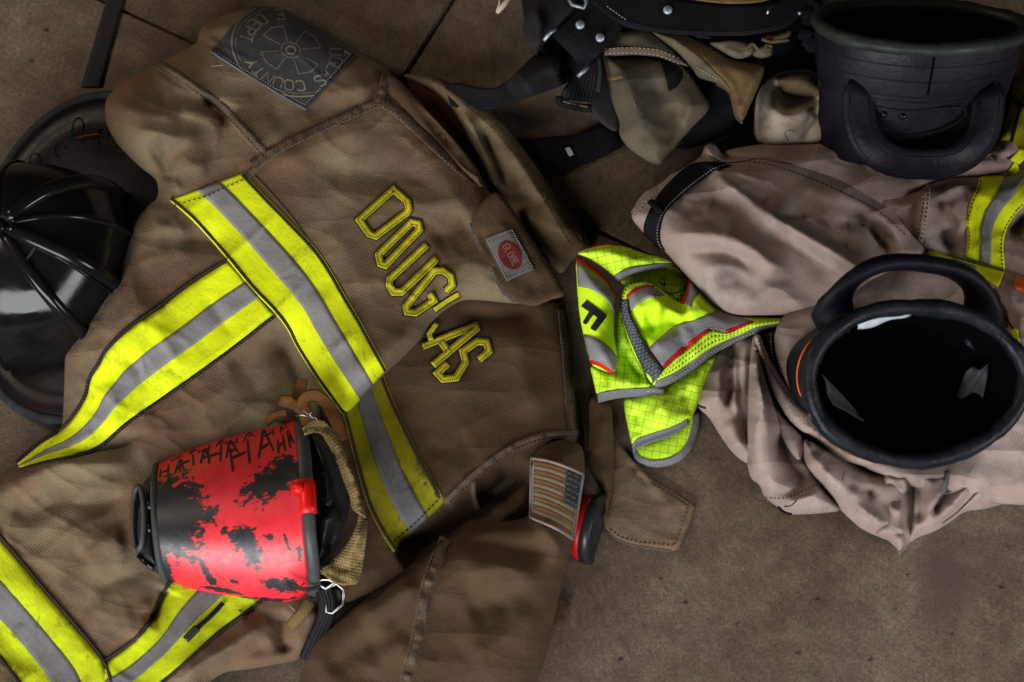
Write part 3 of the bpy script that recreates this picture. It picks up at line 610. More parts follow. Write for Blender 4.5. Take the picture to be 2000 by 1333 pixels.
# seams of the back panel
TH = M['thread']
seam('yoke_seam', [(492, 322), (520, 304), (560, 281), (620, 252), (680, 225), (738, 200)], 20, HJ1, M['seam'], J, 3.2, 1.6, 3, TH)
seam('collar_seam', [(738, 196), (775, 218), (820, 258), (870, 305), (910, 340), (952, 366)], 20, lambda X, Y: np.maximum(HJ1(X, Y), HFc(X, Y) * (HFc(X, Y) > .06)), M['seam'], J, 4, 1.8, 5, TH)
seam('collar_end_seam', [(736, 202), (748, 172), (757, 146)], 20, HJ1, M['seam'], J, 9, 1.8, 6, TH)
seam('sleeve_seam', [(308, 124), (350, 149), (400, 184), (440, 217), (470, 246), (500, 280), (522, 306)], 19, HJ1, M['seam'], J, 3, 2.2, 8, TH)
seam('shoulder_seam', [(482, 345), (498, 330), (520, 308)], 16, HJ1, M['seam'], J, 2.6, 1.2, 9)
seam('front_seam', [(1098, 604), (1103, 660), (1108, 713), (1113, 780), (1118, 840)], 18, HJ2, M['seam'], J, 2.4, 1., 10, TH)
seam('hem_seam', [(868, 985), (905, 948), (950, 910), (1000, 876), (1060, 852), (1135, 846)], 19, HJ2, M['seam'], J, 3.2, 1.8, 11, TH)
seam('elbow_seam', [(872, 1052), (856, 1085), (842, 1120), (830, 1165), (820, 1225), (804, 1290), (790, 1345)], 26, HJ3, M['seam'], J, 3., 2.6, 12, TH)
seam('cuff_seam', [(928, 938), (926, 962), (934, 995)], 12, HJ2, M['seam'], J, 2, 1, 13)
for k, (a, b) in enumerate((((498, 345), (640, 530)), ((1124, 850), (1144, 860)))):
    cord('welt', [a, ((a[0] + b[0]) / 2 + 6, (a[1] + b[1]) / 2 - 6), b], HJ1 if k == 0 else HJ2, M['seam'], J, 1.3, .4)

# reflective trim: lime tape, silver stripe, dark stitched edges
def trim(A, B, hf, s1=.36, s2=.66, y='yellow', edges=(1, 1), ends=(), silver='silver'):
    o = band('reflective_trim', A, B, hf, M[y], J, 0, 1, 1.5, m=14, ripple=.25)
    band('silver_stripe', A, B, hf, M[silver], o, s1, s2, 2.3, m=7, thick=.8, ripple=.25)
    for k, E in enumerate((A, B)):
        if not edges[k]: continue
        p = resample(catmull(E, 6), sp=4); d = (5 if k == 0 else -5) * (1 if edges[k] > 0 else -1)
        q = offpath(p, d)
        cord('bound_edge', q, hf, M['cordm'], o, 1.9, 1.8, 5, False, flat=.7)
        stitches('stitching', q, hf, M['white_thread'] if False else M['seam'], o, 3.5, 3, 1.6, 3.6, 0, False)
    for e in ends: stitches('stitching', e, hf, M['thread'], o, 6, 4, 1.8, 3.4, 0, False)
    return o
T1A = [(331, 392), (378, 433), (438, 500), (490, 563), (533, 608), (560, 643), (578, 678), (613, 734), (641, 773), (673, 816)]
T1B = [(476, 338), (520, 385), (567, 433), (617, 486), (648, 531), (673, 575), (705, 629), (730, 675), (756, 722)]
trim(T1A, T1B, HJ1, .37, .68, edges=(-1, -1), ends=([(338, 402), (400, 384), (482, 348)],))
T2A = [(445, 512), (378, 553), (315, 601), (259, 640), (212, 685), (196, 713), (178, 742), (168, 780), (130, 834), (80, 868), (34, 906)]
T2B = [(533, 615), (455, 675), (385, 727), (315, 776), (245, 825), (196, 867), (154, 885), (95, 897), (38, 913)]
trim(T2A, T2B, HJ1, .38, .67, edges=(1, 1))
T3A = [(-60, 985), (0, 1056), (35, 1097), (88, 1160), (140, 1220), (196, 1290), (214, 1345), (220, 1400)]
T3B = [(-90, 1190), (-40, 1240), (0, 1278), (42, 1333), (70, 1380), (90, 1410)]
trim(T3A, T3B, HJ1, .34, .68, 'yellow_dirty_shaded', edges=(-1, -1), silver='silver_dirty_shaded')
T4A = [(206, 1296), (235, 1276), (263, 1255), (282, 1236), (298, 1213), (315, 1174), (329, 1150), (355, 1110)]
T4B = [(200, 1400), (260, 1375), (308, 1335), (350, 1300), (420, 1237), (487, 1187), (520, 1160)]
trim(T4A, T4B, HJ1, .33, .62, 'yellow_dirty_shaded', edges=(-1, -1), silver='silver_dirty_shaded')
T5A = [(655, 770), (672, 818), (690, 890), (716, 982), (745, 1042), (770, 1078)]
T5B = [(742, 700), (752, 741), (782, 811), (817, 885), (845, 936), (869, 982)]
trim(T5A, T5B, HJ2, .34, .68, 'yellow_dimmed', edges=(-1, -1), ends=([(762, 1064), (810, 1024), (862, 972)],), silver='silver_dirty_shaded')
# black zip pull lying on the lower trim
cord('zip_cord', [(384, 1228), (410, 1205), (436, 1178)], HJ1, M['black_cloth'], J, 2.6, 4.5, 4)
cord('zip_pull', [(362, 1250), (372, 1240), (386, 1226)], HJ1, M['rubber'], J, 4.4, 5, 4)

# name letters
LZ = lambda pts: [(660 + x / 3.175, 340 + y / 3.175) for x, y in pts]
LET = [('D', [([(345, 95), (430, 170), (437, 215), (425, 240), (235, 385), (195, 372), (132, 285)], True)]),
       ('O', [([(455, 300), (498, 308), (506, 345), (295, 566), (264, 556), (252, 500)], True)]),
       ('U', [([(552, 438), (322, 652), (318, 690), (345, 733), (393, 733), (612, 523)], False)]),
       ('G', [([(668, 730), (710, 690), (700, 635), (650, 597), (597, 602), (422, 822), (430, 855), (480, 860), (595, 785), (568, 740)], False)]),
       ('L', [([(752, 748), (680, 790), (600, 845)], False), ([(612, 925), (566, 990), (578, 1030)], False)]),
       ('A', [([(525, 1068), (850, 940), (858, 958), (590, 1185)], False), ([(640, 1040), (690, 1110)], False)]),
       ('S', [([(875, 1150), (936, 1100), (920, 1042), (865, 1038), (775, 1100), (792, 1165), (735, 1262), (652, 1273), (617, 1235), (680, 1175)], False)])]
for ch, sts in LET:
    hf = HJ1 if ch in 'DOUGL' else HJ2
    bk = []; tp = []
    for si, (pts, cl) in enumerate(sts):
        if ch == 'L': hf = HJ1 if si == 0 else (lambda X, Y: HJ2(X, Y) + .003)
        q = LZ(pts); wd = 13 if ch != 'L' else 9
        bk.append(stroke_strip('b', q, wd + 5, hf, M['cordm'], None, 1.9, cl)); tp.append(stroke_strip('t', q, wd, hf, M['letter'], None, 2.5, cl))
    t = solid(join(tp, 'letter', J), .0008); t['label'] = 'yellow stitched letter ' + ch
    solid(join(bk, 'letter_backing', t), .0008)
    for pts, cl in sts:
        q = np.array(LZ(pts + pts[:1] if cl else pts)); q = resample(q, sp=2)
        if ch == 'L': continue
        for d in (-3.6, 3.6): stitches('stitching', q, hf, M['thread'], t, 1.4, 2.4, 2.4, 3.1, d * 1.2, False)

# county patch on the shoulder
PQ = [(412, 101), (448, 58), (470, 34), (492, 14), (530, 14), (560, 22), (605, 48), (650, 78), (692, 106), (644, 160), (597, 213), (550, 186), (500, 156), (455, 128)]
HPt = HJ1
pm = fabric('patch_twill', (.040, .041, .047), (.052, .049, .047), (.018, .019, .026), 12., 'twill', .5, speck=.35, dirt=.8)
pt = cloth('county_patch', PQ, HPt, pm, J, sp=4, sm=0, off=2., thick=1.8)
pw = fabric('patch_print', (.20, .175, .145), (.15, .135, .11), (.06, .055, .05), 30., 'none', .2, speck=.5, dirt=.9, sheen=0)
cord('patch_edge', [(412, 101), (455, 129), (500, 157), (550, 187), (597, 214)], HPt, fabric('worn_edge', (.24, .24, .25), (.13, .13, .14), (.07, .07, .07), 30., speck=.6), pt, 1.3, 2.4, 4)
cord('patch_edge', [(597, 214), (645, 161), (692, 107)], HPt, pm, pt, 1.2, 2.2, 4)
stitches('stitching', [(420, 100), (457, 124), (502, 151), (552, 181), (595, 205), (640, 156), (684, 106)], HPt, M['white_thread'], pt, 3, 3, 1.1, 3.2, 0, False)
PC = np.array((568., 98.)); PX = np.array((95., 57.)) ; PY = np.array((-57., 66.))    # plan of the patch: x along the long side, y towards its lower corner
def pm_(u, v): q = PC + PX * u + PY * v; return (q[0], q[1])
for rr, wd in ((1.04, 3.4), (.97, 1.2)):
    pts = [pm_(rr * math.cos(t), rr * math.sin(t)) for t in np.linspace(-.95, math.pi + .75, 60)]
    run = []
    for q in pts + [(0, 0)]:
        if inside(np.array([q[0]]), np.array([q[1]]), chaikin(PQ, 1))[0]: run.append(q)
        else:
            if len(run) > 3: stroke_strip('printed_ring', run, wd, HPt, pw, pt, 2.5, False, .3)
            run = []
its = []
def arc_text(s, a0, a1, r, hgt, inward):
    for k, ch in enumerate(s):
        a = a0 + (a1 - a0) * k / max(len(s) - 1, 1)
        rd = np.array((math.cos(a), math.sin(a))); tg = np.array((-math.sin(a), math.cos(a)))
        if inward: u = -rd; rt = -tg
        else: u = rd; rt = tg
        o = rd * r - u * hgt / 2 - rt * hgt * .33
        O = pm_(*o); Rv = PX * rt[0] * hgt * .66 + PY * rt[1] * hgt * .66; Uv = PX * u[0] * hgt + PY * u[1] * hgt
        if ch != ' ': its.append((ch, O, Rv, Uv))
arc_text('DOUGLAS COUNTY', -1.15, 2.05, .80, .22, False)
arc_text('FIRE DEPT.', 4.6, 2.55, .80, .22, True)
def ok_(i_):
    q = np.array(i_[1]) + .5 * (np.array(i_[2]) + np.array(i_[3])); return all(inside(np.array([q[0] + a]), np.array([q[1] + b]), np.array(PQ, float))[0] for a in (-7, 7) for b in (-7, 7))
its = [i_ for i_ in its if ok_(i_)]
for i_ in its: text_on('printed_letter', [i_], 3.0, HPt, pw, pt, 2.6)
mal = []
for k in range(4):
    a = k * math.pi / 2 + .35
    R = lambda x, y: pm_(.52 * (x * math.cos(a) - y * math.sin(a)), .52 * (x * math.sin(a) + y * math.cos(a)))
    mal.append(stroke_strip('s', [R(.36, -.16), R(.95, -.42), R(1.08, 0), R(.95, .42), R(.36, .16)], 1.8, HPt, pw, None, 2.6))
mal.append(stroke_strip('s', [pm_(.17 * math.cos(t), .17 * math.sin(t)) for t in np.linspace(0, 6.283, 24)], 1.8, HPt, pw, None, 2.6))
mal.append(stroke_strip('s', [pm_(.08 * math.cos(t), .09 * math.sin(t)) for t in np.linspace(0, 6.283, 16)], 4, HPt, pw, None, 2.6))
join(mal, 'printed_cross', pt)
cord('loose_thread', [(413, 130), (424, 129), (436, 128)], HJ1, M['white_thread'], J, .35, 2.5, 3); cord('loose_thread', [(672, 100), (680, 104), (684, 108)], HJ1, M['white_thread'], J, .45, 4.5, 3)

# flag patch on the sleeve
FA = [(1038, 895), (1072, 901), (1105, 912), (1139, 927)]; FB = [(1036, 1011), (1063, 1022), (1092, 1036), (1120, 1054)]
HFl = lambda X, Y: HJ3(X, Y)
fp = band('flag_patch', FA, FB, HFl, fabric('flag_base', (.30, .26, .21), (.26, .22, .18), (.16, .13, .11), 12., speck=.35), J, 0, 1, 2., m=24, thick=2)
fr = fabric('flag_rust', (.23, .105, .034), (.19, .085, .03), (.11, .055, .025), 12., 'twill', .8, speck=.4); fw = fabric('flag_tan', (.24, .19, .125), (.20, .16, .105), (.13, .10, .07), 12., 'twill', .8, speck=.4); fb = fabric('flag_blue', (.035, .043, .062), (.03, .037, .052), (.02, .025, .035), 12., speck=.4)
A_ = resample(catmull(FA, 6), n=40); B_ = resample(catmull(FB, 6), n=40)
for k in range(13):
    s0 = .03 + .94 * k / 13; s1 = .03 + .94 * (k + 1) / 13; i1 = 27 if k < 7 else 38
    band('flag_stripe', A_[2:i1], B_[2:i1], HFl, fr if k % 2 == 0 else fw, fp, s0 + .006, s1 - .006, 2.9 + (.5 if k % 2 else 0), m=4, thick=.8, smooth=False)
can = band('flag_canton', A_[27:39], B_[27:39], HFl, fb, fp, .03, .03 + .94 * 7 / 13, 3.0, m=8, thick=.8, smooth=False)
sv = []; 
for r in range(6):
    for c in range(4):
        i = 28 + c * 2.6 + (r % 2) * 1.2; q = A_[int(i)] * (1 - (.07 + r * .082)) + B_[int(i)] * (.07 + r * .082)
        sv.append(stroke_strip('s', [(q[0] - 2, q[1]), (q[0] + 2, q[1] + 1)], 2.2, HFl, fw, None, 4.2))
join(sv, 'flag_stars', can)
for E in (FA, FB, [FA[0], FB[0]], [FA[-1], FB[-1]]): cord('merrow_edge', E, HFl, fabric('merrow', (.34, .28, .25), (.28, .22, .2), (.17, .13, .12), 30., speck=.5), fp, 1.7, 3., 4)

# belt tab and strap end on the floor
tab, HT = edge_cloth('closure_tab', [(1196, 850), (1200, 858), (1227, 889), (1248, 912), (1269, 931), (1310, 956), (1349, 980), (1358, 992), (1342, 1034), (1324, 1075), (1311, 1078), (1248, 1069), (1210, 1058), (1186, 1040), (1178, 1022), (1182, 988), (1188, 930)], 4, 14, 7, M['jacket'], J, folds=[([(1225, 895), (1240, 920), (1270, 950)], -4, 8), ([(1270, 935), (1290, 965), (1320, 1000)], 3, 14), ([(1235, 920), (1260, 925), (1280, 945)], 3, 8)], sp=5, thick=4, sm=1)
stitches('stitching', [(1272, 941), (1345, 988), (1318, 1066), (1250, 1060), (1212, 1050), (1190, 1034)], HT, M['thread'], tab, 5, 4, 1.6, 1.4, smooth=False)
cord('hem_roll', [(1186, 1038), (1210, 1056), (1248, 1067), (1311, 1076)], HT, M['seam'], tab, 1.6, .2); cord('hem_roll', [(1324, 1074), (1342, 1034), (1357, 993), (1310, 958), (1269, 933)], HT, M['seam'], tab, 1.3, .2, smooth=False)
st, HS = edge_cloth('closure_strap', [(1150, 770), (1195, 780), (1197, 830), (1200, 862), (1199, 938), (1190, 988), (1182, 1022), (1179, 1010), (1181, 988), (1172, 954), (1152, 922), (1143, 897), (1150, 850)], 18, 16, 16, M['jacket_dark'], J, folds=[([(1178, 800), (1175, 880), (1185, 960)], 5, 12)], sp=5, thick=4)
lp, _ = edge_cloth('hanger_loop', [(1078, 1158), (1092, 1162), (1116, 1180), (1104, 1226), (1080, 1222)], 8, 10, 3, M['jacket_dark'], J, sp=4, sm=0)
# ------------------------------------------------------------------ high visibility vest
V = thing('safety_vest', 'crumpled lime safety vest with silver and red stripes beside the jacket', 'vest', (1250, 800))
VZ = lambda pts: [(1080 + x / 2.7775, 440 + y / 2.7775) for x, y in pts]
nzv = ((2.2, 60, 41), (.9, 22, 45))
# lower tail
o_t = VZ([(378, 930), (480, 900), (600, 880), (740, 790), (885, 690), (900, 700), (862, 790), (815, 900), (775, 1000), (755, 1050), (720, 1075), (620, 1120), (520, 1150), (450, 1175), (428, 1200), (412, 1130), (392, 1040)])
tail, HVt = edge_cloth('tail_panel', o_t, 20, 30, 22, M['vest'], V, noise=nzv, folds=[(VZ([(430, 1000), (470, 1080), (440, 1170)]), -7, 14), (VZ([(560, 960), (620, 1020), (600, 1110)]), 8, 22), (VZ([(700, 900), (740, 960), (730, 1040)]), -5, 16)], sp=5, uvrot=.25, thick=1.2)
o_u = VZ([(440, 1215), (460, 1195), (560, 1160), (660, 1125), (735, 1070), (770, 1010), (800, 1015), (798, 1090), (760, 1190), (700, 1260), (620, 1295), (530, 1308), (465, 1290), (436, 1245)])
und, HVu = edge_cloth('tail_inside', o_u, 3, 16, 6, M['vest'], V, noise=((.8, 40, 47),), sp=5, uvrot=.15, thick=1.2)
def vb(A, B, hf, mat, parent, off=1.4, name='binding', m=5, smooth=True): return band(name, VZ(A), VZ(B), hf, M[mat], parent, 0, 1, off, m=m, thick=1.2, smooth=smooth, ripple=.5)
vb([(430, 1200), (452, 1168), (520, 1140), (620, 1108), (690, 1078), (735, 1052)], [(436, 1240), (470, 1205), (540, 1178), (640, 1145), (700, 1105), (738, 1070)], HVt, 'bind', tail, 3.)
vb([(432, 1225), (445, 1270), (500, 1305), (560, 1314), (640, 1300), (710, 1262), (765, 1190), (798, 1090), (800, 1012)], [(448, 1222), (470, 1252), (520, 1275), (560, 1276), (630, 1264), (690, 1230), (730, 1172), (755, 1080), (760, 1020)], HVu, 'bind', und, 2.)
# left strap with the letter
o_b = VZ([(195, 750), (330, 800), (350, 720), (335, 600), (350, 470), (380, 420), (420, 600), (480, 760), (545, 865), (605, 880), (605, 905), (540, 905), (370, 920), (240, 945), (222, 860)])
low, HVl = edge_cloth('side_panel', o_b, 36, 22, 16, M['vest'], V, noise=nzv, folds=[(VZ([(360, 620), (420, 760), (500, 870)]), -10, 12), (VZ([(300, 830), (380, 850), (450, 830)]), 4, 12)], sp=5, uvrot=.1, thick=1.2)
vb([(236, 915), (370, 893), (480, 888), (540, 886), (612, 880)], [(246, 962), (370, 936), (480, 930), (590, 922), (604, 905)], HVl, 'bind', low, 2.)
SA = [(124, 160), (128, 250), (134, 340), (142, 440), (156, 540), (176, 640), (197, 735), (208, 775)]; SB = [(352, 395), (345, 430), (336, 480), (331, 540), (331, 600), (338, 660), (352, 715), (338, 812)]
o_s = VZ([(122, 165), (230, 235), (310, 310), (348, 372), (335, 480), (330, 600), (352, 718), (338, 812), (270, 790), (203, 760), (165, 600), (140, 470), (127, 300)])
strap, HVs = edge_cloth('shoulder_strap', o_s, 52, 34, 24, M['vest_plain'], V, noise=((1.5, 60, 51), (.7, 20, 55)), folds=[(VZ([(150, 260), (230, 330), (330, 420)]), 4, 20), (VZ([(200, 640), (270, 690), (345, 740)]), 4, 18)], sp=5, thick=1.4)
def across(p0, p1, hf, mat, parent, off, name):
    return band(name, VZ(p0), VZ(p1), hf, M[mat], parent, 0, 1, off, m=6, thick=.8, ripple=.2)
across([(128, 200), (220, 255), (300, 325), (345, 400)], [(136, 335), (210, 350), (290, 400), (333, 475)], HVs, 'silver', strap, 1.8, 'silver_stripe')
across([(165, 592), (250, 620), (310, 665), (352, 718)], [(196, 728), (250, 745), (300, 775), (335, 800)], HVs, 'silver', strap, 1.8, 'silver_stripe')
across([(123, 168), (220, 228), (300, 300), (346, 375)], [(126, 198), (218, 253), (298, 323), (342, 402)], HVs, 'red_piping', strap, 2., 'red_piping')
across([(197, 730), (250, 745), (300, 775), (337, 800)], [(202, 752), (250, 768), (298, 797), (334, 812)], HVs, 'red_piping', strap, 2., 'red_piping')
fl_ = VZ([(183, 407), (296, 492), (230, 578), (200, 560), (242, 502), (218, 484), (178, 542), (160, 528), (196, 470), (150, 440)])
ff = cloth('letter', fl_, HVs, M['black_print'], strap, sp=4, sm=0, off=1.6, thick=.5); ff['label'] = 'black letter F'
# upper fold
o_f = VZ([(125, 155), (150, 140), (200, 122), (300, 104), (400, 118), (500, 155), (600, 178), (660, 205), (600, 222), (500, 238), (430, 262), (352, 300), (335, 282), (270, 232), (190, 180)])
top, HVf = edge_cloth('collar_panel', o_f, 58, 28, 22, M['vest'], V, noise=((1.4, 50, 61),), folds=[(VZ([(180, 150), (260, 190), (340, 240)]), -6, 12), (VZ([(250, 120), (340, 150), (450, 190)]), 5, 16)], sp=5, uvrot=-.2, thick=1.2)
vb([(332, 275), (400, 238), (480, 222), (560, 212), (650, 208)], [(352, 302), (420, 268), (490, 248), (570, 236), (655, 216)], HVf, 'bind', top, 2.)
cord('red_piping', VZ([(190, 128), (240, 112), (300, 104), (350, 106)]), HVf, M['red_piping'], top, 1.4, .5)
# inside of the neck
o_n = VZ([(352, 302), (430, 268), (520, 244), (640, 216), (700, 250), (740, 300), (720, 380), (690, 420), (620, 400), (540, 340), (440, 310), (390, 330)])
neck, HVn = edge_cloth('neck_inside', o_n, 30, 20, 8, M['vest'], V, noise=((1., 40, 63),), sp=5, uvrot=.1, thick=1.2)
o_m = VZ([(600, 360), (640, 372), (700, 365), (722, 345), (715, 400), (690, 430), (640, 410)])
cloth('net_inset', o_m, HVn, M['vest_net'], neck, sp=5, off=3)
vb([(590, 352), (640, 366), (690, 352), (716, 330)], [(590, 360), (640, 376), (694, 362), (722, 342)], HVn, 'bind', neck, 4.)
cord('thread_loop', VZ([(620, 320), (590, 318), (580, 300), (600, 285), (608, 330)]), HVn, M['thread'], neck, .5, 2, 2)
# front panel
o_p = VZ([(366, 400), (385, 340), (410, 316), (470, 300), (530, 312), (600, 360), (690, 425), (720, 400), (745, 300), (800, 360), (880, 450), (1000, 480), (1200, 500), (1440, 492), (1440, 515), (1300, 530), (1111, 585), (980, 645), (890, 690), (740, 800), (640, 862), (545, 882), (480, 780), (410, 640), (372, 500)])
pf_ = [(VZ([(480, 300), (560, 400), (700, 470), (850, 470)]), 12, 20), (VZ([(620, 380), (690, 440), (740, 430)]), -16, 12), (VZ([(430, 470), (520, 440), (620, 450)]), 12, 26), (VZ([(480, 560), (580, 560), (700, 510)]), -8, 20), (VZ([(500, 660), (620, 620), (760, 550)]), 9, 24), (VZ([(500, 470), (540, 540), (530, 620)]), -5, 14), (VZ([(640, 520), (700, 600), (740, 700)]), -5, 14), (VZ([(760, 380), (800, 440), (880, 470)]), 8, 14)]
panel, HVp = edge_cloth('front_panel', o_p, 50, 30, 28, M['vest_plain'], V, noise=nzv, folds=pf_, sp=5, thick=1.4)
across([(400, 395), (450, 345), (520, 328), (570, 350), (605, 378)], [(420, 468), (470, 420), (530, 390), (580, 385), (607, 382)], HVp, 'silver', panel, 1.8, 'silver_stripe')
across([(398, 380), (440, 345), (500, 325), (550, 328)], [(402, 398), (445, 360), (505, 338), (550, 338)], HVp, 'red_piping', panel, 2.2, 'red_piping')
across([(372, 410), (390, 345), (430, 312), (500, 302)], [(392, 405), (420, 360), (460, 336), (520, 322)], HVp, 'vest_net', panel, 1.7, 'net_inset')
across([(517, 668), (580, 610), (660, 545), (760, 520), (850, 480), (900, 455)], [(596, 775), (660, 710), (750, 640), (840, 565), (940, 582), (1080, 520)], HVp, 'silver', panel, 1.8, 'silver_stripe')
across([(745, 305), (735, 360), (715, 420)], [(800, 365), (765, 400), (745, 450)], HVp, 'silver', panel, 1.8, 'silver_stripe')
across([(735, 290), (725, 350), (690, 425)], [(742, 296), (735, 360), (710, 428)], HVp, 'red_piping', panel, 2.2, 'red_piping')
across([(590, 770), (650, 705), (740, 630), (845, 560)], [(597, 788), (665, 722), (755, 648), (855, 570)], HVp, 'red_piping', panel, 2.4, 'red_piping')
across([(930, 572), (1000, 548), (1080, 517)], [(942, 584), (1010, 560), (1090, 523)], HVp, 'red_piping', panel, 2.4, 'red_piping')
across([(598, 790), (668, 722), (757, 650), (856, 572), (945, 585), (1015, 560), (1111, 524), (1300, 512)], [(566, 842), (660, 800), (740, 748), (850, 672), (940, 625), (1020, 595), (1111, 552), (1300, 522)], HVp, 'vest_net', panel, 1.9, 'net_inset')
vb([(560, 846), (660, 804), (740, 750), (850, 672), (940, 626), (1020, 594), (1111, 555), (1300, 522), (1440, 498)], [(545, 884), (620, 872), (745, 802), (880, 700), (960, 656), (1040, 620), (1111, 588), (1300, 535), (1440, 515)], HVp, 'bind', panel, 2.4)
stitches('stitching', VZ([(555, 866), (640, 838), (745, 775), (865, 686), (950, 641), (1030, 607), (1111, 572)]), HVp, M['white_thread'], panel, 4, 3, 1.2, 4.2)
vb([(362, 400), (372, 480), (400, 580), (440, 680), (490, 790), (535, 868)], [(408, 405), (415, 480), (455, 560), (495, 640), (545, 720), (598, 790)], HVp, 'mesh_grey', panel, 2.6, 'grey_webbing')
cord('webbing_edge', VZ([(408, 405), (415, 480), (455, 560), (495, 640), (545, 720), (598, 790)]), HVp, M['cordm'], panel, 1.2, 3.)
# ------------------------------------------------------------------ tan trousers round the boots
T = thing('turnout_trousers', 'mauve tan firefighter trousers bunched up around the two black boots', 'trousers', (1650, 700))
nzp = ((2., 80, 71), (.5, 30, 75), (8., 90, 77, .5), (4., 48, 78, -.2), (1.6, 24, 79, .9))
o_bg = [(1474, 200), (1482, 174), (1508, 146), (1532, 139), (1572, 134), (1602, 147), (1640, 200), (1640, 290), (1470, 290)]
bei, HBg = edge_cloth('pale_liner', o_bg, 40, 45, 40, M['beige'], T, noise=nzp, folds=[([(1510, 150), (1530, 185), (1565, 195), (1610, 195)], -16, 14), ([(1490, 200), (1540, 230), (1600, 205)], 10, 18), ([(1560, 280), (1580, 240), (1605, 205)], -8, 8), ([(1520, 145), (1560, 150), (1600, 150)], 8, 10)], sp=6)
cloth('tan_panel', [(1512, 150), (1540, 142), (1575, 140), (1602, 150), (1602, 190), (1560, 194), (1530, 184)], HBg, M['facing'], bei, sp=6, off=2)
cord('drawstring', [(1545, 276), (1538, 265), (1545, 256), (1553, 262)], HBg, M['white_thread'], T, .9, 3, 3)
o_a2 = [(1410, 296), (1440, 288), (1470, 283), (1567, 276), (1637, 275), (1750, 285), (1870, 300), (1925, 288), (1955, 272), (1978, 274), (1992, 292), (1988, 318), (1968, 338), (1900, 350), (1830, 356), (1780, 420), (1700, 430), (1600, 380), (1500, 330), (1425, 316)]
up, HA2 = edge_cloth('rear_leg', o_a2, 40, 46, 50, M['pants'], T, noise=nzp, folds=[([(1600, 300), (1700, 330), (1800, 335), (1900, 325)], -14, 14), ([(1920, 300), (1950, 310), (1985, 308)], -10, 6), ([(1640, 285), (1760, 310), (1900, 312)], 9, 16)], sp=6.5)
o_a3 = [(1670, 372), (1740, 362), (1811, 352), (1860, 342), (1915, 342), (2060, 338), (2060, 580), (1962, 540), (1880, 512), (1810, 495), (1760, 460), (1700, 410)]
leg3, HA3 = edge_cloth('knee_leg', o_a3, 46, 50, 48, M['pants'], T, noise=nzp, folds=[([(1850, 395), (1870, 420), (1885, 450)], 10, 12), ([(1835, 440), (1850, 480), (1870, 500)], -14, 22), ([(1812, 355), (1806, 410), (1797, 470)], 6, (14, 6)), ([(1890, 350), (1880, 380), (1850, 385)], -5, 16), ([(1975, 470), (1990, 440), (2030, 420)], -26, 22)], sp=6.5)
seam('knee_seam', [(1811, 353), (1807, 400), (1801, 440), (1795, 474)], 15, HA3, M['pants_edge'], T, 2.5, .8, 14, M['thread'])
TA = [(1913, 342), (1908, 367), (1894, 400), (1888, 437), (1890, 470), (1884, 504)]; TB = [(2045, 345), (2020, 385), (1990, 412), (1969, 442), (1960, 475), (1962, 528)]
def ptrim(A, B, hf, parent, s1, s2, n='reflective_trim'):
    o = band(n, A, B, hf, M['yellow'], parent, 0, 1, 1.6, m=12); band('silver_stripe', A, B, hf, M['silver'], o, s1, s2, 2.5, m=6, thick=.8)
    for E, d in ((A, -3), (B, 3)): stitches('stitching', E, hf, M['thread'], o, 5, 3, 1.2, 2.6, d)
    return o
ptrim(TA, TB, HA3, T, .36, .66)
dk, _ = edge_cloth('dark_cuff', [(1962, 480), (1972, 446), (1995, 414), (2050, 380), (2060, 560), (1975, 535)], 40, 20, 12, M['black_cloth'], T)
o_a1 = [(1232, 428), (1236, 410), (1262, 378), (1289, 362), (1337, 322), (1368, 306), (1376, 284), (1388, 278), (1402, 288), (1412, 304), (1450, 306), (1500, 300), (1560, 312), (1640, 338), (1691, 365), (1747, 402), (1776, 438), (1798, 470), (1815, 497), (1780, 530), (1700, 570), (1660, 620), (1609, 613), (1525, 618), (1425, 620), (1387, 589), (1353, 553), (1317, 514), (1295, 489), (1256, 456)]
A1f = [([(1395, 335), (1440, 370), (1500, 415), (1570, 460), (1640, 500), (1700, 545)], 26, (34, 20), 2, (.12, .1)), ([(1405, 330), (1450, 365), (1490, 395), (1530, 400)], -16, (16, 14)), ([(1500, 420), (1570, 425), (1640, 470), (1690, 510)], -20, 14),
       ([(1290, 455), (1350, 458), (1420, 465), (1470, 490), (1510, 520), (1560, 540)], 13, 24), ([(1320, 500), (1380, 490), (1440, 505), (1490, 530)], -9, 16), ([(1470, 470), (1540, 475), (1600, 510), (1650, 540)], -9, 22),
       ([(1360, 550), (1400, 520), (1440, 525), (1490, 560), (1560, 560)], 8, 18), ([(1390, 570), (1440, 545), (1500, 575)], -8, 16), ([(1430, 600), (1500, 595), (1600, 590)], 8, 14), ([(1370, 390), (1400, 420), (1450, 440)], 6, 30), ([(1380, 395), (1430, 405), (1440, 380)], -5, 20),
       ([(1620, 440), (1660, 430), (1700, 450), (1730, 480), (1760, 490)], -26, 18), ([(1600, 350), (1680, 395), (1730, 430), (1780, 480)], 12, (12, 22)), ([(1550, 360), (1620, 390), (1680, 430)], 6, 24), ([(1690, 440), (1700, 470), (1740, 500)], 6, 8), ([(1425, 312), (1500, 318), (1580, 345), (1660, 380), (1720, 410)], -3, 3, 2, (.05, .05))]
leg1, HA1 = edge_cloth('front_leg', o_a1, 50, 55, 62, M['pants'], T, noise=nzp, folds=A1f, sp=6, blobs=((1520, 480, 26, (160, 90)),))
stitches('stitching', [(1420, 314), (1500, 320), (1580, 347), (1660, 382), (1720, 415), (1770, 460)], HA1, M['thread'], leg1, 6, 4, 1.2)
seam('waist_edge', [(1380, 292), (1398, 300), (1416, 309), (1450, 307), (1480, 302), (1510, 306), (1545, 312)], 15, lambda X, Y: HA1(X, Y) + .004, M['pants_edge'], T, 2.5, 1.6, 15)
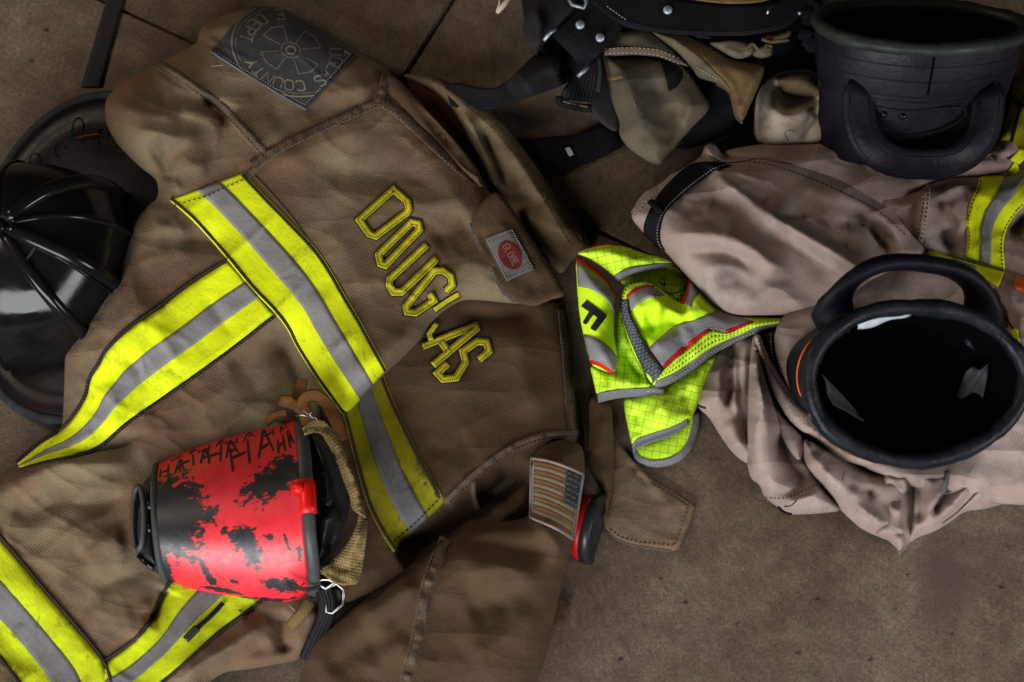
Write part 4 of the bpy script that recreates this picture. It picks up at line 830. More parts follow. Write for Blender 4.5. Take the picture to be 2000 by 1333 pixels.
cord('loose_thread', [(1462, 298), (1472, 302), (1484, 307)], HA1, M['white_thread'], T, .6, 9, 3)
BA = [(1420, 318), (1376, 316), (1347, 322), (1312, 350), (1281, 387), (1260, 431), (1258, 456), (1276, 476), (1296, 491)]; BB = [(1424, 322), (1400, 330), (1387, 337), (1339, 373), (1303, 409), (1289, 437), (1286, 462), (1290, 478), (1298, 490)]
belt = band('waist_strap', BA, BB, HA1, M['black_cloth'], T, 0, 1, 7, m=8, thick=3); stitches('stitching', BB, HA1, M['white_thread'], belt, 3, 3, 1., 8.8, 3)
cord('strap_loop', [(1270, 394), (1280, 402), (1292, 416)], HA1, M['black_cloth'], belt, 4.5, 11, 3, flat=.5)
seam('waist_hem', [(1238, 420), (1262, 384), (1292, 366), (1340, 326)], 15, HA1, M['pants_edge'], T, 2, 1., 16, M['white_thread'])
# yellow ends of the trim at the right border
for a, b in ((([(1973, 312), (1985, 300), (1992, 290)], [(1990, 322), (2000, 312), (2010, 296)])), (([(1965, 338), (1975, 326), (1980, 318)], [(1990, 342), (1990, 332), (1986, 320)]))):
    band('reflective_trim', a, b, HA2, M['yellow'], T, 0, 1, 5, m=5)

# lower pile
o_b0 = [(1500, 640), (1600, 560), (1700, 520), (1812, 486), (1860, 500), (1910, 514), (1962, 527), (2060, 548), (2060, 990), (1940, 985), (1800, 960), (1650, 900), (1540, 780)]
low0, HB0 = edge_cloth('rear_panel', o_b0, 60, 60, 50, M['pants'], T, noise=nzp, folds=[([(1930, 560), (1960, 600), (1975, 660)], -12, 10), ([(1985, 600), (2000, 680), (2020, 760)], 8, 22), ([(1960, 560), (1985, 590), (2030, 600)], 7, 18)], sp=7, blobs=((1950, 760, 30, (90, 140)), (1780, 770, -95, (130, 110))))
o = band('reflective_trim', [(1811, 486), (1860, 501), (1910, 515), (1964, 528)], [(1818, 500), (1862, 518), (1905, 535), (1950, 560)], HB0, M['yellow'], T, 0, 1, 2, m=6); band('silver_stripe', [(1860, 501), (1885, 508), (1910, 515)], [(1862, 518), (1885, 528), (1905, 535)], HB0, M['silver'], o, 0, 1, 3, m=4, thick=.8)
cloth('orange_tab', [(1985, 537), (2010, 544), (2010, 570), (1982, 560)], HB0, M['orange'], T, sp=5, sm=0, off=5)
cloth('reflective_trim', [(1974, 646), (1984, 640), (1992, 668), (1986, 674)], HB0, M['yellow'], T, sp=5, sm=0, off=5)
cord('welt', [(1960, 618), (1970, 630), (1980, 645)], HB0, M['thread'], T, 1.2, 2)
o_b1 = [(1402, 690), (1440, 650), (1480, 640), (1500, 700), (1500, 800), (1480, 900), (1457, 908), (1425, 880), (1399, 840), (1384, 815), (1359, 794), (1366, 766), (1384, 725)]
B1f = [([(1437, 660), (1428, 715), (1426, 770), (1412, 798)], -16, 9, 2, (.1, .25)), ([(1395, 700), (1405, 760), (1395, 800)], 8, 12), ([(1447, 670), (1442, 740), (1448, 800), (1452, 870)], -9, 8), ([(1437, 690), (1436, 760), (1440, 820)], 7, 8), ([(1410, 820), (1425, 850), (1445, 890)], 7, 18), ([(1468, 650), (1462, 760), (1458, 905)], -12, 7)]
leg_b1, HB1 = edge_cloth('left_fold', o_b1, 8, 42, 60, M['pants'], T, noise=((1., 50, 81), (.5, 22, 85), (5, 40, 87, 1.45), (1.6, 20, 88, 1.2)), folds=B1f, sp=5)
cord('zip_end', [(1362, 792), (1370, 795), (1378, 797)], HB1, M['thread'], T, 1.5, 1, 3)
o_b2 = [(1466, 650), (1480, 655), (1492, 700), (1508, 760), (1540, 840), (1580, 900), (1615, 950), (1650, 998), (1603, 1004), (1542, 1007), (1521, 993), (1492, 972), (1483, 946), (1466, 937), (1458, 905), (1458, 850), (1461, 760)]
B2f = [([(1478, 690), (1490, 780), (1500, 860), (1510, 940)], 11, 22), ([(1515, 830), (1535, 880), (1555, 920), (1590, 950)], -17, 22), ([(1488, 955), (1530, 965), (1570, 955), (1605, 945)], -5, 9), ([(1530, 985), (1570, 975), (1610, 960)], 6, 8), ([(1462, 800), (1466, 870), (1470, 930)], 6, 9)]
leg_b2, HB2 = edge_cloth('twill_fold', o_b2, 12, 34, 58, M['pants'], T, noise=((1., 60, 91), (.5, 22, 95), (5, 46, 97, 1.3), (1.6, 20, 98, 1.)), folds=B2f, sp=5, blobs=((1490, 760, 24, (40, 110)),), lift=((1466, 770, 34, 40, 150),))
stitches('stitching', [(1495, 972), (1530, 974), (1560, 962), (1600, 944)], HB2, M['thread'], leg_b2, 4, 4, 1.2); cord('pocket_mouth', [(1522, 990), (1532, 999), (1545, 1003)], HB2, M['black_cloth'], T, 2.5, 1, 3); cord('welt', [(1532, 990), (1545, 988), (1556, 978)], HB2, M['thread'], T, .7, 1.4, 3)
# black waistband with piping beside the boot
o_w = [(1486, 652), (1520, 640), (1548, 640), (1553, 700), (1560, 770), (1590, 820), (1570, 810), (1530, 755), (1505, 705)]
wbk, HW = edge_cloth('waistband', o_w, 62, 14, 10, M['black_cloth'], T, sp=5)
band('piping_tape', [(1522, 650), (1524, 690), (1534, 725), (1542, 745)], [(1534, 645), (1537, 685), (1545, 715), (1546, 745)], HW, M['pants_edge'], T, 0, 1, 4, m=5, ripple=1.5)
for d in (-14, -22): stitches('stitching', [(1527, 650), (1530, 690), (1540, 730)], HW, M['white_thread'], wbk, 4, 3, 1.1, 2, -d)
band('lining_edge', [(1538, 642), (1542, 690), (1550, 745)], [(1550, 640), (1553, 690), (1556, 760)], HW, fabric('grey_lining', (.16, .13, .13), (.13, .11, .11), (.08, .07, .07), 12.), T, 0, 1, 5, m=5)
o_b3 = [(1470, 656), (1484, 652), (1498, 690), (1520, 730), (1552, 772), (1584, 805), (1590, 830), (1640, 866), (1700, 890), (1770, 905), (1800, 912), (1780, 922), (1700, 916), (1640, 898), (1585, 850), (1565, 843), (1540, 820), (1510, 770), (1490, 720)]
ring, HB3 = edge_cloth('rolled_waist', o_b3, 66, 16, 22, M['pants_edge'], T, noise=((1., 40, 97),), sp=4.5, sm=1)
stitches('stitching', [(1482, 665), (1495, 700), (1515, 740), (1545, 785), (1575, 820)], HB3, M['thread'], ring, 4, 3.5, 1.1)
o_b3b = [(1500, 770), (1530, 815), (1565, 850), (1572, 870), (1563, 905), (1540, 880), (1515, 830)]
r2, HB3b = edge_cloth('inner_roll', o_b3b, 56, 14, 16, M['pants'], T, noise=((.8, 40, 99),), sp=4.5)
cord('welt', [(1567, 845), (1571, 870), (1563, 905)], HB3b, M['thread'], T, .9, 1.5, 3)
o_b4 = [(1563, 850), (1600, 865), (1660, 895), (1720, 915), (1790, 915), (1800, 980), (1790, 1050), (1774, 1064), (1755, 1082), (1750, 1070), (1730, 1053), (1709, 1047), (1680, 1033), (1656, 1011), (1640, 995), (1600, 945), (1570, 905)]
B4f = [([(1580, 868), (1640, 900), (1700, 918), (1760, 918)], -22, 14, 2, (.1, .1)), ([(1600, 910), (1650, 950), (1700, 960)], 12, 24), ([(1645, 940), (1690, 960), (1720, 965)], -9, 12), ([(1660, 1000), (1700, 1020), (1730, 1035)], 8, 16), ([(1600, 920), (1630, 960), (1645, 995)], 6, 14)]
B4f = [(f[0], f[1] * .8) + tuple(f[2:]) for f in B4f]
wrap, HB4 = edge_cloth('front_wrap', o_b4, 16, 40, 66, M['pants'], T, noise=((1., 60, 101), (.5, 22, 105), (6, 46, 107, .5), (2, 22, 108, .8)), folds=B4f, sp=5, lift=((1590, 900, 26, 45, 70),))
stitches('stitching', [(1652, 920), (1646, 945), (1642, 975), (1636, 992)], HB4, M['white_thread'], wrap, 3, 2, 1.6, 1.2)
o_pk = [(1728, 918), (1750, 922), (1783, 920), (1785, 940), (1778, 975), (1772, 1010), (1776, 1040), (1770, 1066), (1755, 1080), (1748, 1062), (1712, 1048), (1708, 1040), (1716, 1022), (1726, 1006), (1722, 985), (1716, 965), (1718, 940)]
pk, HPk = edge_cloth('cargo_pocket', o_pk, 34, 20, 50, M['pants'], T, noise=((1., 30, 111),), folds=[([(1735, 935), (1745, 965), (1765, 975)], -6, 10), ([(1730, 985), (1755, 1000), (1770, 990)], 5, 10), ([(1725, 960), (1735, 985), (1728, 1010)], -4, 9), ([(1715, 1044), (1745, 1046), (1768, 1036)], -5, 7), ([(1755, 930), (1770, 945), (1768, 965)], 4, 9)], sp=4, sm=1)
cord('pocket_binding', [(1728, 918), (1718, 940), (1716, 965), (1724, 990), (1727, 1006), (1717, 1022), (1708, 1040)], HPk, M['thread'], pk, 1.2, .8, 4); cord('pocket_binding', [(1784, 922), (1780, 970), (1772, 1010), (1775, 1040), (1768, 1068), (1755, 1082)], HPk, plain('rose_edge', (.22, .15, .13), .9), pk, 1.3, .8, 4)
o_b5 = [(1780, 918), (1830, 905), (1880, 890), (1920, 860), (1960, 820), (2000, 770), (2060, 740), (2060, 955), (2000, 970), (1956, 986), (1922, 996), (1884, 999), (1855, 1022), (1824, 1040), (1793, 1050), (1775, 1064), (1770, 1040), (1778, 980)]
B5f = [([(1790, 930), (1800, 980), (1795, 1030)], -22, 14), ([(1840, 915), (1846, 945), (1830, 975), (1805, 1005)], 10, 10), ([(1815, 1010), (1840, 975), (1860, 945), (1868, 915)], -26, 11), ([(1900, 930), (1875, 970), (1840, 1010), (1800, 1045)], 14, 10), ([(1925, 920), (1900, 965), (1860, 1005)], -10, 6), ([(1890, 900), (1915, 905), (1925, 915)], -14, 10), ([(1950, 870), (1935, 910), (1920, 950), (1890, 985)], 8, 16), ([(1930, 985), (1960, 950), (2010, 930)], -9, 14), ([(2000, 850), (1990, 900), (2020, 930)], -12, 12), ([(1960, 900), (1990, 920), (2030, 910)], 6, 14)]
B5f = [(f[0], f[1] * .68) + tuple(f[2:]) for f in B5f]
wrap2, HB5 = edge_cloth('side_wrap', o_b5, 14, 40, 74, M['pants'], T, noise=((1., 60, 121), (.5, 22, 125), (6, 46, 127, -.8), (2, 22, 128, -.5)), folds=B5f, sp=5, lift=((1800, 960, 14, 60, 70),))
for d in (0, 14): stitches('stitching', [(1920, 876 + d), (1945, 880 + d), (1970, 874 + d), (1992, 862 + d)], HB5, M['thread'], wrap2, 5, 3, 1.2)
cord('welt', [(1945, 890), (1925, 935), (1905, 965), (1870, 1000), (1840, 1022)], HB5, M['thread'], T, .9, .8, 4)
cloth('lining_tab', [(1835, 905), (1868, 900), (1872, 930), (1862, 955), (1832, 972), (1846, 945), (1846, 925)], lambda X, Y: HB5(X, Y) + .014, fabric('grey_tab', (.15, .14, .145), (.12, .11, .115), (.07, .065, .065), 10.), T, sp=5)
# ------------------------------------------------------------------ boots
def frame(axis_cam, roll=0.):
    a = (RIGHT * axis_cam[0] + UP * axis_cam[1] + BACK * axis_cam[2]).normalized()
    x = (RIGHT - a * RIGHT.dot(a)).normalized(); y = a.cross(x)
    c, s = math.cos(roll), math.sin(roll); return x * c + y * s, y * c - x * s, a
def loft(name, rings, mat, parent, closed_u=True, capb=False, capt=False, smooth=True):
    m = len(rings[0]); v = [p for r in rings for p in r]; f = grid_faces(len(rings), m, closed_u)
    if capb: f.append(tuple(range(m))[::-1])
    if capt: f.append(tuple((len(rings) - 1) * m + j for j in range(m)))
    uv = [(j / m * 6, i * .3) for i in range(len(rings)) for j in range(m)]
    return mesh(name, v, f, mat, parent, uv, smooth)
def boot(name, label, px, z, axis, rx, ry, roll, length, handle_side, flare, lean_foot, handle_d, rimr=.0085, hw=.085, hl=.078, wid=.0155, rimm='leather_rim', thk_=.0055):
    c = P(px[0], px[1], z); X, Y, Z = frame(axis, roll)
    base = c - Z * length
    root = bpy.data.objects.new(name, None); COL.objects.link(root); root.location = (base.x, base.y, 0); root.empty_display_size = .05
    root['label'] = label; root['category'] = 'boot'; root['group'] = 'leather boots inside the trousers'
    n = 72
    def ring(t, k=1., dz=0., wav=0., seed=0):
        out = []
        for j in range(n):
            a = 2 * math.pi * j / n; w_ = 1 + wav * math.sin(3 * a + seed) + wav * .7 * math.sin(5 * a + 2 * seed) + .022 * math.sin(2 * a + 1.1) + .012 * math.sin(3 * a + .4) + .006 * math.sin(7 * a)
            sag = -.006 * (math.cos(2 * a)) * (1 - min(t / .06, 1))
            out.append(c - Z * (t - sag * 0) + Z * dz + X * (math.cos(a) * rx * k * w_) + Y * (math.sin(a) * ry * k * w_))
        return out
    outs = []
    def kk(t, first=1):
        k = 1.0 - flare * sstep(np.array(t / length)).item()
        for (b, am, wd) in ((.012, .010, .007), (.030, .012, .009), (.048, .009, .008)): k += am * math.exp(-((t - b) / wd)**2) * first
        return k + .012 * math.sin(t * 55) * min(1, max(0, (t - .07) / .05))
    for i in range(26):
        t = i / 25 * length; outs.append(ring(t, kk(t, 1 if i else 0), 0, .006 + .01 * t / length, t * 20))
    sh = loft('shaft', outs[::-1], M['leather'], root); 
    # padded collar
    pr = [p for p in ring(0, 1.0, .001, .008, 1.)]
    rr_ = [rimr * (1 + .10 * math.sin(5 * a_ + 1) + .07 * math.sin(13 * a_ + 2) + .05 * math.sin(29 * a_)) for a_ in np.linspace(0, 2 * math.pi, n, endpoint=False)]
    tube3('padded_collar', [p * 1.0 for p in pr], rr_, M[rimm], root, 10, True)
    ins = [ring(i / 12 * length * .8, .93 - .25 * i / 12, .0, .01, 2.) for i in range(13)]
    loft('lining', ins, M['boot_in'], root, capt=True)
    for t in (.021, .040, .060, .066):
        tube3('stitched_ridge', ring(t, kk(t) + .002, 0, .006 + .01 * t / length, t * 20), .0008, M['rim_black'], sh, 5, True)
    # seam at the front
    a = math.radians(handle_side); 
    def onshaft(a, t, lift=0.): 
        k = 1.0 - flare * sstep(np.array(t / length)).item(); d = X * (math.cos(a) * rx * k) + Y * (math.sin(a) * ry * k); return c - Z * t + d + d.normalized() * lift, d.normalized()
    tube3('back_seam', [onshaft(a, t, .0015)[0] for t in np.linspace(.002, .055, 10)], .0012, M['boot_in'], sh, 5)
    # pull handle: a flat padded strap bent into a U
    hp = []; da = math.asin(min(.95, hw / rx / 1.2)) 
    A1, n1 = onshaft(a - da, .066, .004); A2, n2 = onshaft(a + da, .066, .004); nm = onshaft(a, .07)[1]
    dr = handle_d(X, Y, Z, nm); mid = (A1 + A2) / 2; ax = (A2 - A1) / 2
    pts = [A1 - dr * .01 - n1 * .003]
    for t in np.linspace(0, math.pi, 22):
        pts.append(mid - ax * (abs(math.cos(t))**.75 * (1 if math.cos(t) > 0 else -1)) * 1.04 + dr * (hl * math.sin(t)**.75) + nm * (.014 * math.sin(t)))
    pts.append(A2 - dr * .01 - n2 * .003)
    w_ = wid; hv = []; m = 12
    for i, p in enumerate(pts):
        tg = (pts[min(i + 1, len(pts) - 1)] - pts[max(i - 1, 0)]).normalized(); thk = (nm - tg * nm.dot(tg)).normalized(); wd = tg.cross(thk)
        for k in range(m):
            g = 2 * math.pi * k / m; cx, cy = math.cos(g), math.sin(g)
            hv.append(p + wd * (w_ * math.copysign(abs(cx)**.7, cx)) + thk * (thk_ * cy))
    hd = mesh('pull_handle', hv, grid_faces(len(pts), m, True) + [tuple(range(m))[::-1], tuple((len(pts) - 1) * m + j for j in range(m))], M['leather'], root, [(i * .2, k / m) for i in range(len(pts)) for k in range(m)])
    for sd in (-1, 1):
        q = []
        for i, p in enumerate(pts[1:-1]):
            tg = (pts[i + 2] - pts[i]).normalized(); thk = (nm - tg * nm.dot(tg)).normalized(); q.append(p + tg.cross(thk) * (.0118 * sd) + thk * (thk_ * .9))
        tube3('handle_stitching', q, .0008, M['rim_black'], hd, 5)
    # foot, under the trousers
    ft = c - Z * length; fwd = Vector(lean_foot).normalized()
    rings = []
    for i in range(9):
        t = i / 8; o_ = Vector((ft.x, ft.y, 0)) + fwd * (-.03 + .15 * t); wd = .045 * math.sqrt(max(1 - ((t - .45) / .58)**2, .02)) ; hg = .10 - .055 * t
        sd = Vector((-fwd.y, fwd.x, 0)); rings.append([o_ + sd * (wd * math.cos(g)) + Vector((0, 0, max(hg * .5 + hg * .5 * math.sin(g), .002))) for g in np.linspace(0, 2 * math.pi, 14, endpoint=False)])
    loft('foot', rings, M['leather'], root, capb=True, capt=True)
    return root, c, X, Y, Z, onshaft
def quadtag(name, pts, mat, parent, wav=.0015):
    A, B, C_, D = [Vector(p) for p in pts]; n = 9; v = []; nm = (B - A).cross(D - A).normalized()
    for i in range(n):
        for j in range(n):
            u = i / (n - 1); w_ = j / (n - 1); v.append((A * (1 - u) + B * u) * (1 - w_) + (D * (1 - u) + C_ * u) * w_ + nm * wav * math.sin(u * 7 + w_ * 3))
    o = mesh(name, v, grid_faces(n, n), mat, parent, [(i / 8, j / 8) for i in range(n) for j in range(n)]); solid(o, .0006); return o
# rear boot leaning back
b1, c1, X1, Y1, Z1, on1 = boot('leather_boot', 'black leather boot at the top right leaning back with its loop handle hanging down', (1798, 52), .175, (.02, .86, .51), .121, .080, 0., .155, -90, .14, (0, -1, 0),
                               lambda X, Y, Z, nm: (-Z * .93 + nm * .36).normalized(), hw=.090, hl=.072, wid=.020)
sh1 = [o for o in b1.children if o.name.startswith('shaft')][0]
for da in (-.42, -.22):
    p, nmv = on1(math.radians(-90) + da, .085, .0015); tube3('rivet', [p - nmv * .001, p + nmv * .0022], [.0046, .0036], M['gloss'], b1, 14)
pl = [on1(math.radians(-90) + a, t, .0016)[0] for a, t in ((-.62, .075), (-.2, .077), (.25, .072), (.46, .078), (.42, .09), (.2, .102), (-.2, .11), (-.5, .108))]
tube3('leather_patch_edge', [Vector(p) for p in resample(catmull([tuple(p) for p in pl], 6), n=60)], .0011, M['rim_black'], sh1, 5)
# tag in the rear boot
def inpt(c, X, Y, Z, rx, ry, deg, t, k=.9): a = math.radians(deg); return c - Z * t + X * (math.cos(a) * rx * k) + Y * (math.sin(a) * ry * k)
quadtag('size_tag', [inpt(c1, X1, Y1, Z1, .120, .082, d, t, .86) for d, t in ((118, .045), (92, .035), (92, .085), (118, .09))], M['khaki'], b1)
# front boot, opening towards the viewer
b2, c2, X2, Y2, Z2, on2 = boot('leather_boot', 'black leather boot in the right foreground with its opening facing up and handle behind', (1790, 748), .235, (.12, -.05, .99), .116, .083, -.05, .16, 84, .20, (.3, 1, 0),
                               lambda X, Y, Z, nm: (nm * .80 + Z * .25).normalized(), rimr=.0088, hw=.100, hl=.060, wid=.024, rimm='rim_black', thk_=.0095)
quadtag('white_tag', [inpt(c2, X2, Y2, Z2, .116, .083, d, t, k) for d, t, k in ((92, .006, .90), (128, .010, .90), (128, .03, .80), (92, .05, .80))], M['white_tag'], b2)
quadtag('care_tag', [inpt(c2, X2, Y2, Z2, .116, .083, d, t, k) for d, t, k in ((176, .006, .88), (206, .02, .80), (240, .05, .66), (252, .10, .62))], M['grey_tag'], b2)
quadtag('care_tag', [inpt(c2, X2, Y2, Z2, .116, .083, d, t, k) for d, t, k in ((12, .05, .66), (18, .03, .82), (-12, .04, .80), (-18, .08, .68))], M['grey_tag'], b2, .005)
tube3('orange_thread', [on2(math.radians(d), .05 + .002 * d / 10, .001)[0] for d in np.linspace(150, 200, 16)], .0008, M['orange'], b2, 5)
# ------------------------------------------------------------------ breathing mask with red wrap
K = thing('breathing_mask', 'breathing mask with red and black printed wrap lying on the brown jacket', 'mask', (470, 1010))
Tt = catmull([(306, 908), (350, 886), (430, 858), (510, 836), (578, 820)], 8); Bb = catmull([(332, 1146), (380, 1164), (450, 1178), (520, 1188), (565, 1188), (597, 1176)], 8)
Lf = catmull([(306, 908), (301, 950), (303, 1010), (309, 1075), (318, 1120), (332, 1146)], 8); Rg = catmull([(578, 820), (584, 880), (589, 950), (595, 1040), (603, 1130), (597, 1176)], 8)
cw = {k: (v, np.concatenate([[0], np.cumsum(np.hypot(*(v[1:] - v[:-1]).T))])) for k, v in dict(T=Tt, B=Bb, L=Lf, R=Rg).items()}
def cv(k, t): v, s = cw[k]; return np.stack([np.interp(t * s[-1], s, v[:, 0]), np.interp(t * s[-1], s, v[:, 1])], -1)
def lens(u, v):
    u = np.asarray(u, float); v = np.asarray(v, float); U = u[:, None]; W_ = v[:, None]
    a, b, c, d = (cv(k, np.array([t]))[0] for k, t in (('T', 0), ('T', 1), ('B', 0), ('B', 1)))
    q = (1 - W_) * cv('T', u) + W_ * cv('B', u) + (1 - U) * cv('L', v) + U * cv('R', v) - ((1 - U) * (1 - W_) * a + U * (1 - W_) * b + (1 - U) * W_ * c + U * W_ * d)
    h = .050 + .092 * np.clip(np.sin(np.pi * np.clip(v, 0, 1)), 0, 1)**.62 * (.72 + .28 * u) - .012 * v
    return q, h
def print_mat():
    m, nt, b = newmat('printed_red_wrap'); uv = N(nt, 'ShaderNodeUVMap')
    def nz(sc, d, r, st=(1, 1.25, 1), ds=0.):
        mp = N(nt, 'ShaderNodeMapping'); mp.inputs['Scale'].default_value = st; nt.links.new(uv.outputs[0], mp.inputs[0]); n_ = N(nt, 'ShaderNodeTexNoise', Scale=sc, Detail=d, Roughness=r, Distortion=ds); nt.links.new(mp.outputs[0], n_.inputs['Vector']); return n_.outputs[0]
    tot = None
    # ragged ink patches: centre, radii, turn
    for (x, y, rx, ry, rt, k) in ((.10, .44, .17, .22, 0, 1.5), (.26, .44, .15, .07, .1, 1.2), (.02, .80, .05, .16, 0, 1.2), (.80, .30, .17, .075, -.4, 1.25), (.92, .26, .08, .08, 0, 1.1), (.66, .37, .07, .03, -.6, .9), (.60, .62, .10, .08, .7, 1.1), (.66, .71, .06, .06, .3, 1.), (.82, .87, .14, .035, .12, 1.1), (.32, .82, .03, .10, -.4, 1.), (.40, .92, .16, .018, .05, .95), (.72, .95, .22, .012, 0, .9), (.76, .60, .05, .02, .2, .8), (.50, .86, .05, .02, .3, .8), (.47, .55, .05, .03, -.5, .75), (.95, .72, .03, .06, 0, .85), (.30, .25, .10, .02, .4, .85), (.88, .66, .012, .10, -.3, .8)):
        mp = N(nt, 'ShaderNodeMapping'); mp.vector_type = 'TEXTURE'; mp.inputs['Location'].default_value = (x, y, 0); mp.inputs['Rotation'].default_value = (0, 0, rt); mp.inputs['Scale'].default_value = (rx, ry, 1); nt.links.new(uv.outputs[0], mp.inputs[0])
        ln = N(nt, 'ShaderNodeVectorMath'); ln.operation = 'LENGTH'; nt.links.new(mp.outputs[0], ln.inputs[0])
        v_ = math_(nt, 'SUBTRACT', k, ln.outputs['Value']); tot = v_ if tot is None else math_(nt, 'MAXIMUM', tot, v_)
    rag = math_(nt, 'MULTIPLY', math_(nt, 'SUBTRACT', nz(13, 7., .72, (1, 1.3, 1), .8), .5), 3.4); streak = math_(nt, 'MULTIPLY', math_(nt, 'SUBTRACT', nz(30, 4., .6, (.35, 2.2, 1)), .5), 1.6)
    f_ = math_(nt, 'ADD', math_(nt, 'ADD', tot, rag), streak); f_ = ramp(nt, f_, [(.06, (0, 0, 0)), (.085, (1, 1, 1))])
    wear = ramp(nt, nz(46, 5., .7), [(.30, (.55, .55, .55)), (.36, (1, 1, 1))]); f_ = math_(nt, 'MULTIPLY', f_, wear)
    rd = mix(nt, ramp(nt, nz(5, 6., .65), [(.35, (0, 0, 0)), (.7, (1, 1, 1))]), (.64, .020, .034), (.54, .013, .022)); rd = mix(nt, ramp(nt, nz(60, 4., .7, (.2, 3, 1)), [(.68, (0, 0, 0)), (.74, (.4, .4, .4))]), rd, (.75, .20, .20))
    nt.links.new(mix(nt, f_, rd, (.012, .012, .015)), b.inputs['Base Color']); nt.links.new(ramp(nt, nz(18, 6., .7), [(.3, (.32,) * 3), (.7, (.52,) * 3)]), b.inputs['Roughness'])
    bp = N(nt, 'ShaderNodeBump', Strength=.12, Distance=.0006); nt.links.new(nz(90, 5., .7), bp.inputs['Height']); nt.links.new(bp.outputs[0], b.inputs['Normal']); return m
n, m = 44, 60; uu, vv = np.meshgrid(np.linspace(0, 1, n), .5 - .5 * np.cos(np.linspace(0, math.pi, m)), indexing='ij'); q, h = lens(uu.ravel(), vv.ravel())
wrapo = mesh('red_wrap', PP(q[:, 0], q[:, 1], h), grid_faces(n, m), print_mat(), K, np.stack([uu.ravel(), vv.ravel()], -1)); solid(wrapo, .003, 1 if False else -1)
def on_lens(name, out, mat, parent, sp=.012, off=.0006):
    v, f = cdt(np.array(out, float), sp); v = np.clip(v, .004, .996); q, h = lens(v[:, 0], v[:, 1]); pts = PP(q[:, 0], q[:, 1], h + off)
    a = pts[[z[0] for z in f]]; b = pts[[z[1] for z in f]]; c = pts[[z[2] for z in f]]; nz = np.cross(b - a, c - a) @ np.array(BACK)
    return mesh(name, pts, [z if k > 0 else z[::-1] for z, k in zip(f, nz)], mat, parent)
ink = plain('black_ink', (.014, .013, .016), .5, sc=30., bump=.05)
rs = np.random.RandomState(5)
def splat(cx, cy, rx, ry, n=46, jag=.35, rot=0., spikes=.0):
    out = []
    for k in range(n):
        a = 2 * math.pi * k / n; r = 1 + jag * rs.uniform(-.6, .6) + (spikes * rs.rand() if k % 3 == 0 else 0)
        x, y = rx * r * math.cos(a), ry * r * math.sin(a); out.append((cx + x * math.cos(rot) - y * math.sin(rot), cy + x * math.sin(rot) + y * math.cos(rot)))
    return np.clip(np.array(out), .005, .995)
def lens_stroke(pts, wd=.008):
    p = resample(np.array(pts, float), sp=.02); t = np.gradient(p, axis=0); t /= np.maximum(np.hypot(*t.T), 1e-9)[:, None]; nr = np.stack([-t[:, 1], t[:, 0]], -1)
    k = np.linspace(0, 1, len(p)); w_ = wd * (.55 + .45 * np.sin(np.pi * np.clip(k * .8 + .2, 0, 1)))[:, None]
    return np.vstack([p + nr * w_, (p - nr * w_)[::-1]])
HA = [(.70, .10, .30, -.55, .15), (.50, .075, .22, -.3, .10), (.30, .075, .22, -.2, .085), (.13, .09, .18, .05, .085), (.92, .10, .12, -.9, .09), (.86, .03, .2, -.4, .05), (.62, .03, .2, -.3, .045), (.42, .025, .2, -.25, .045), (.07, .17, .14, .1, .055), (.22, .02, .2, -.2, .03)]
for (x, y, wv, rot, hg) in HA:
    for ci, ch in enumerate('HA'):
        for stt in GL[ch]:
            pp = []
            for a, b in stt:
                lx = (a / 4 * .36 + ci * .56) * wv - wv / 2; ly = -(b / 6 - .5) * hg + .12 * lx * 0
                pp.append((x + lx + rs.uniform(-.012, .012) + .10 * ly, y + ly + rot * lx * .42 + rs.uniform(-.006, .006)))
            try: on_lens('printed_letter', np.clip(lens_stroke(pp, .0055 if hg < .07 else .0085), .004, .996), ink, wrapo, .02, .0007)
            except Exception: pass
# frame bar along the right edge, with a red clip
fq, fh = lens(np.full(30, 1.), np.linspace(0, 1, 30)); 
fpts = [P(x + 10, y, z - .001) for (x, y), z in zip(fq, fh)]
bar = tube3('lens_frame', fpts, [.0075] * 30, M['rubber_grey'], K, 10, flat=.8)
cq = [P(x + 10, y, z) for (x, y), z in zip(*[z[10:16] for z in (fq, fh)])]
tube3('red_clip', cq, .0098, M['red_plastic'], K, 10)
tube3('red_clip_lug', [P(574, 955, lens([.96], [.42])[1][0] + .002), P(592, 953, lens([.99], [.42])[1][0] + .006)], .007, M['red_plastic'], K, 10)
lq, lh = lens(np.zeros(30), np.linspace(0, 1, 30)); tube3('lens_edge', [P(x - 1, y, z - .002) for (x, y), z in zip(lq, lh)], .0042, M['rubber_grey'], K, 8)
# facepiece rubber to the right
o_r = [(588, 832), (620, 838), (650, 858), (672, 893), (684, 935), (690, 972), (684, 1010), (676, 1040), (660, 1075), (642, 1100), (622, 1128), (604, 1148), (600, 1040), (594, 940)]
rub, HR = edge_cloth('face_seal', o_r, 46, 60, 62, M['rubber'], K, noise=((.6, 60, 131),), folds=[([(605, 998), (640, 992), (680, 972)], -5, 5), ([(600, 1010), (650, 1015), (680, 1000)], 8, 20), ([(640, 1080), (650, 1050), (670, 1020)], -10, 12)], sp=5)
stroke_strip('moulded_mark', [(622, 925), (636, 922), (640, 972), (626, 975), (622, 925)], 2, HR, M['rubber_grey'], rub, .6)
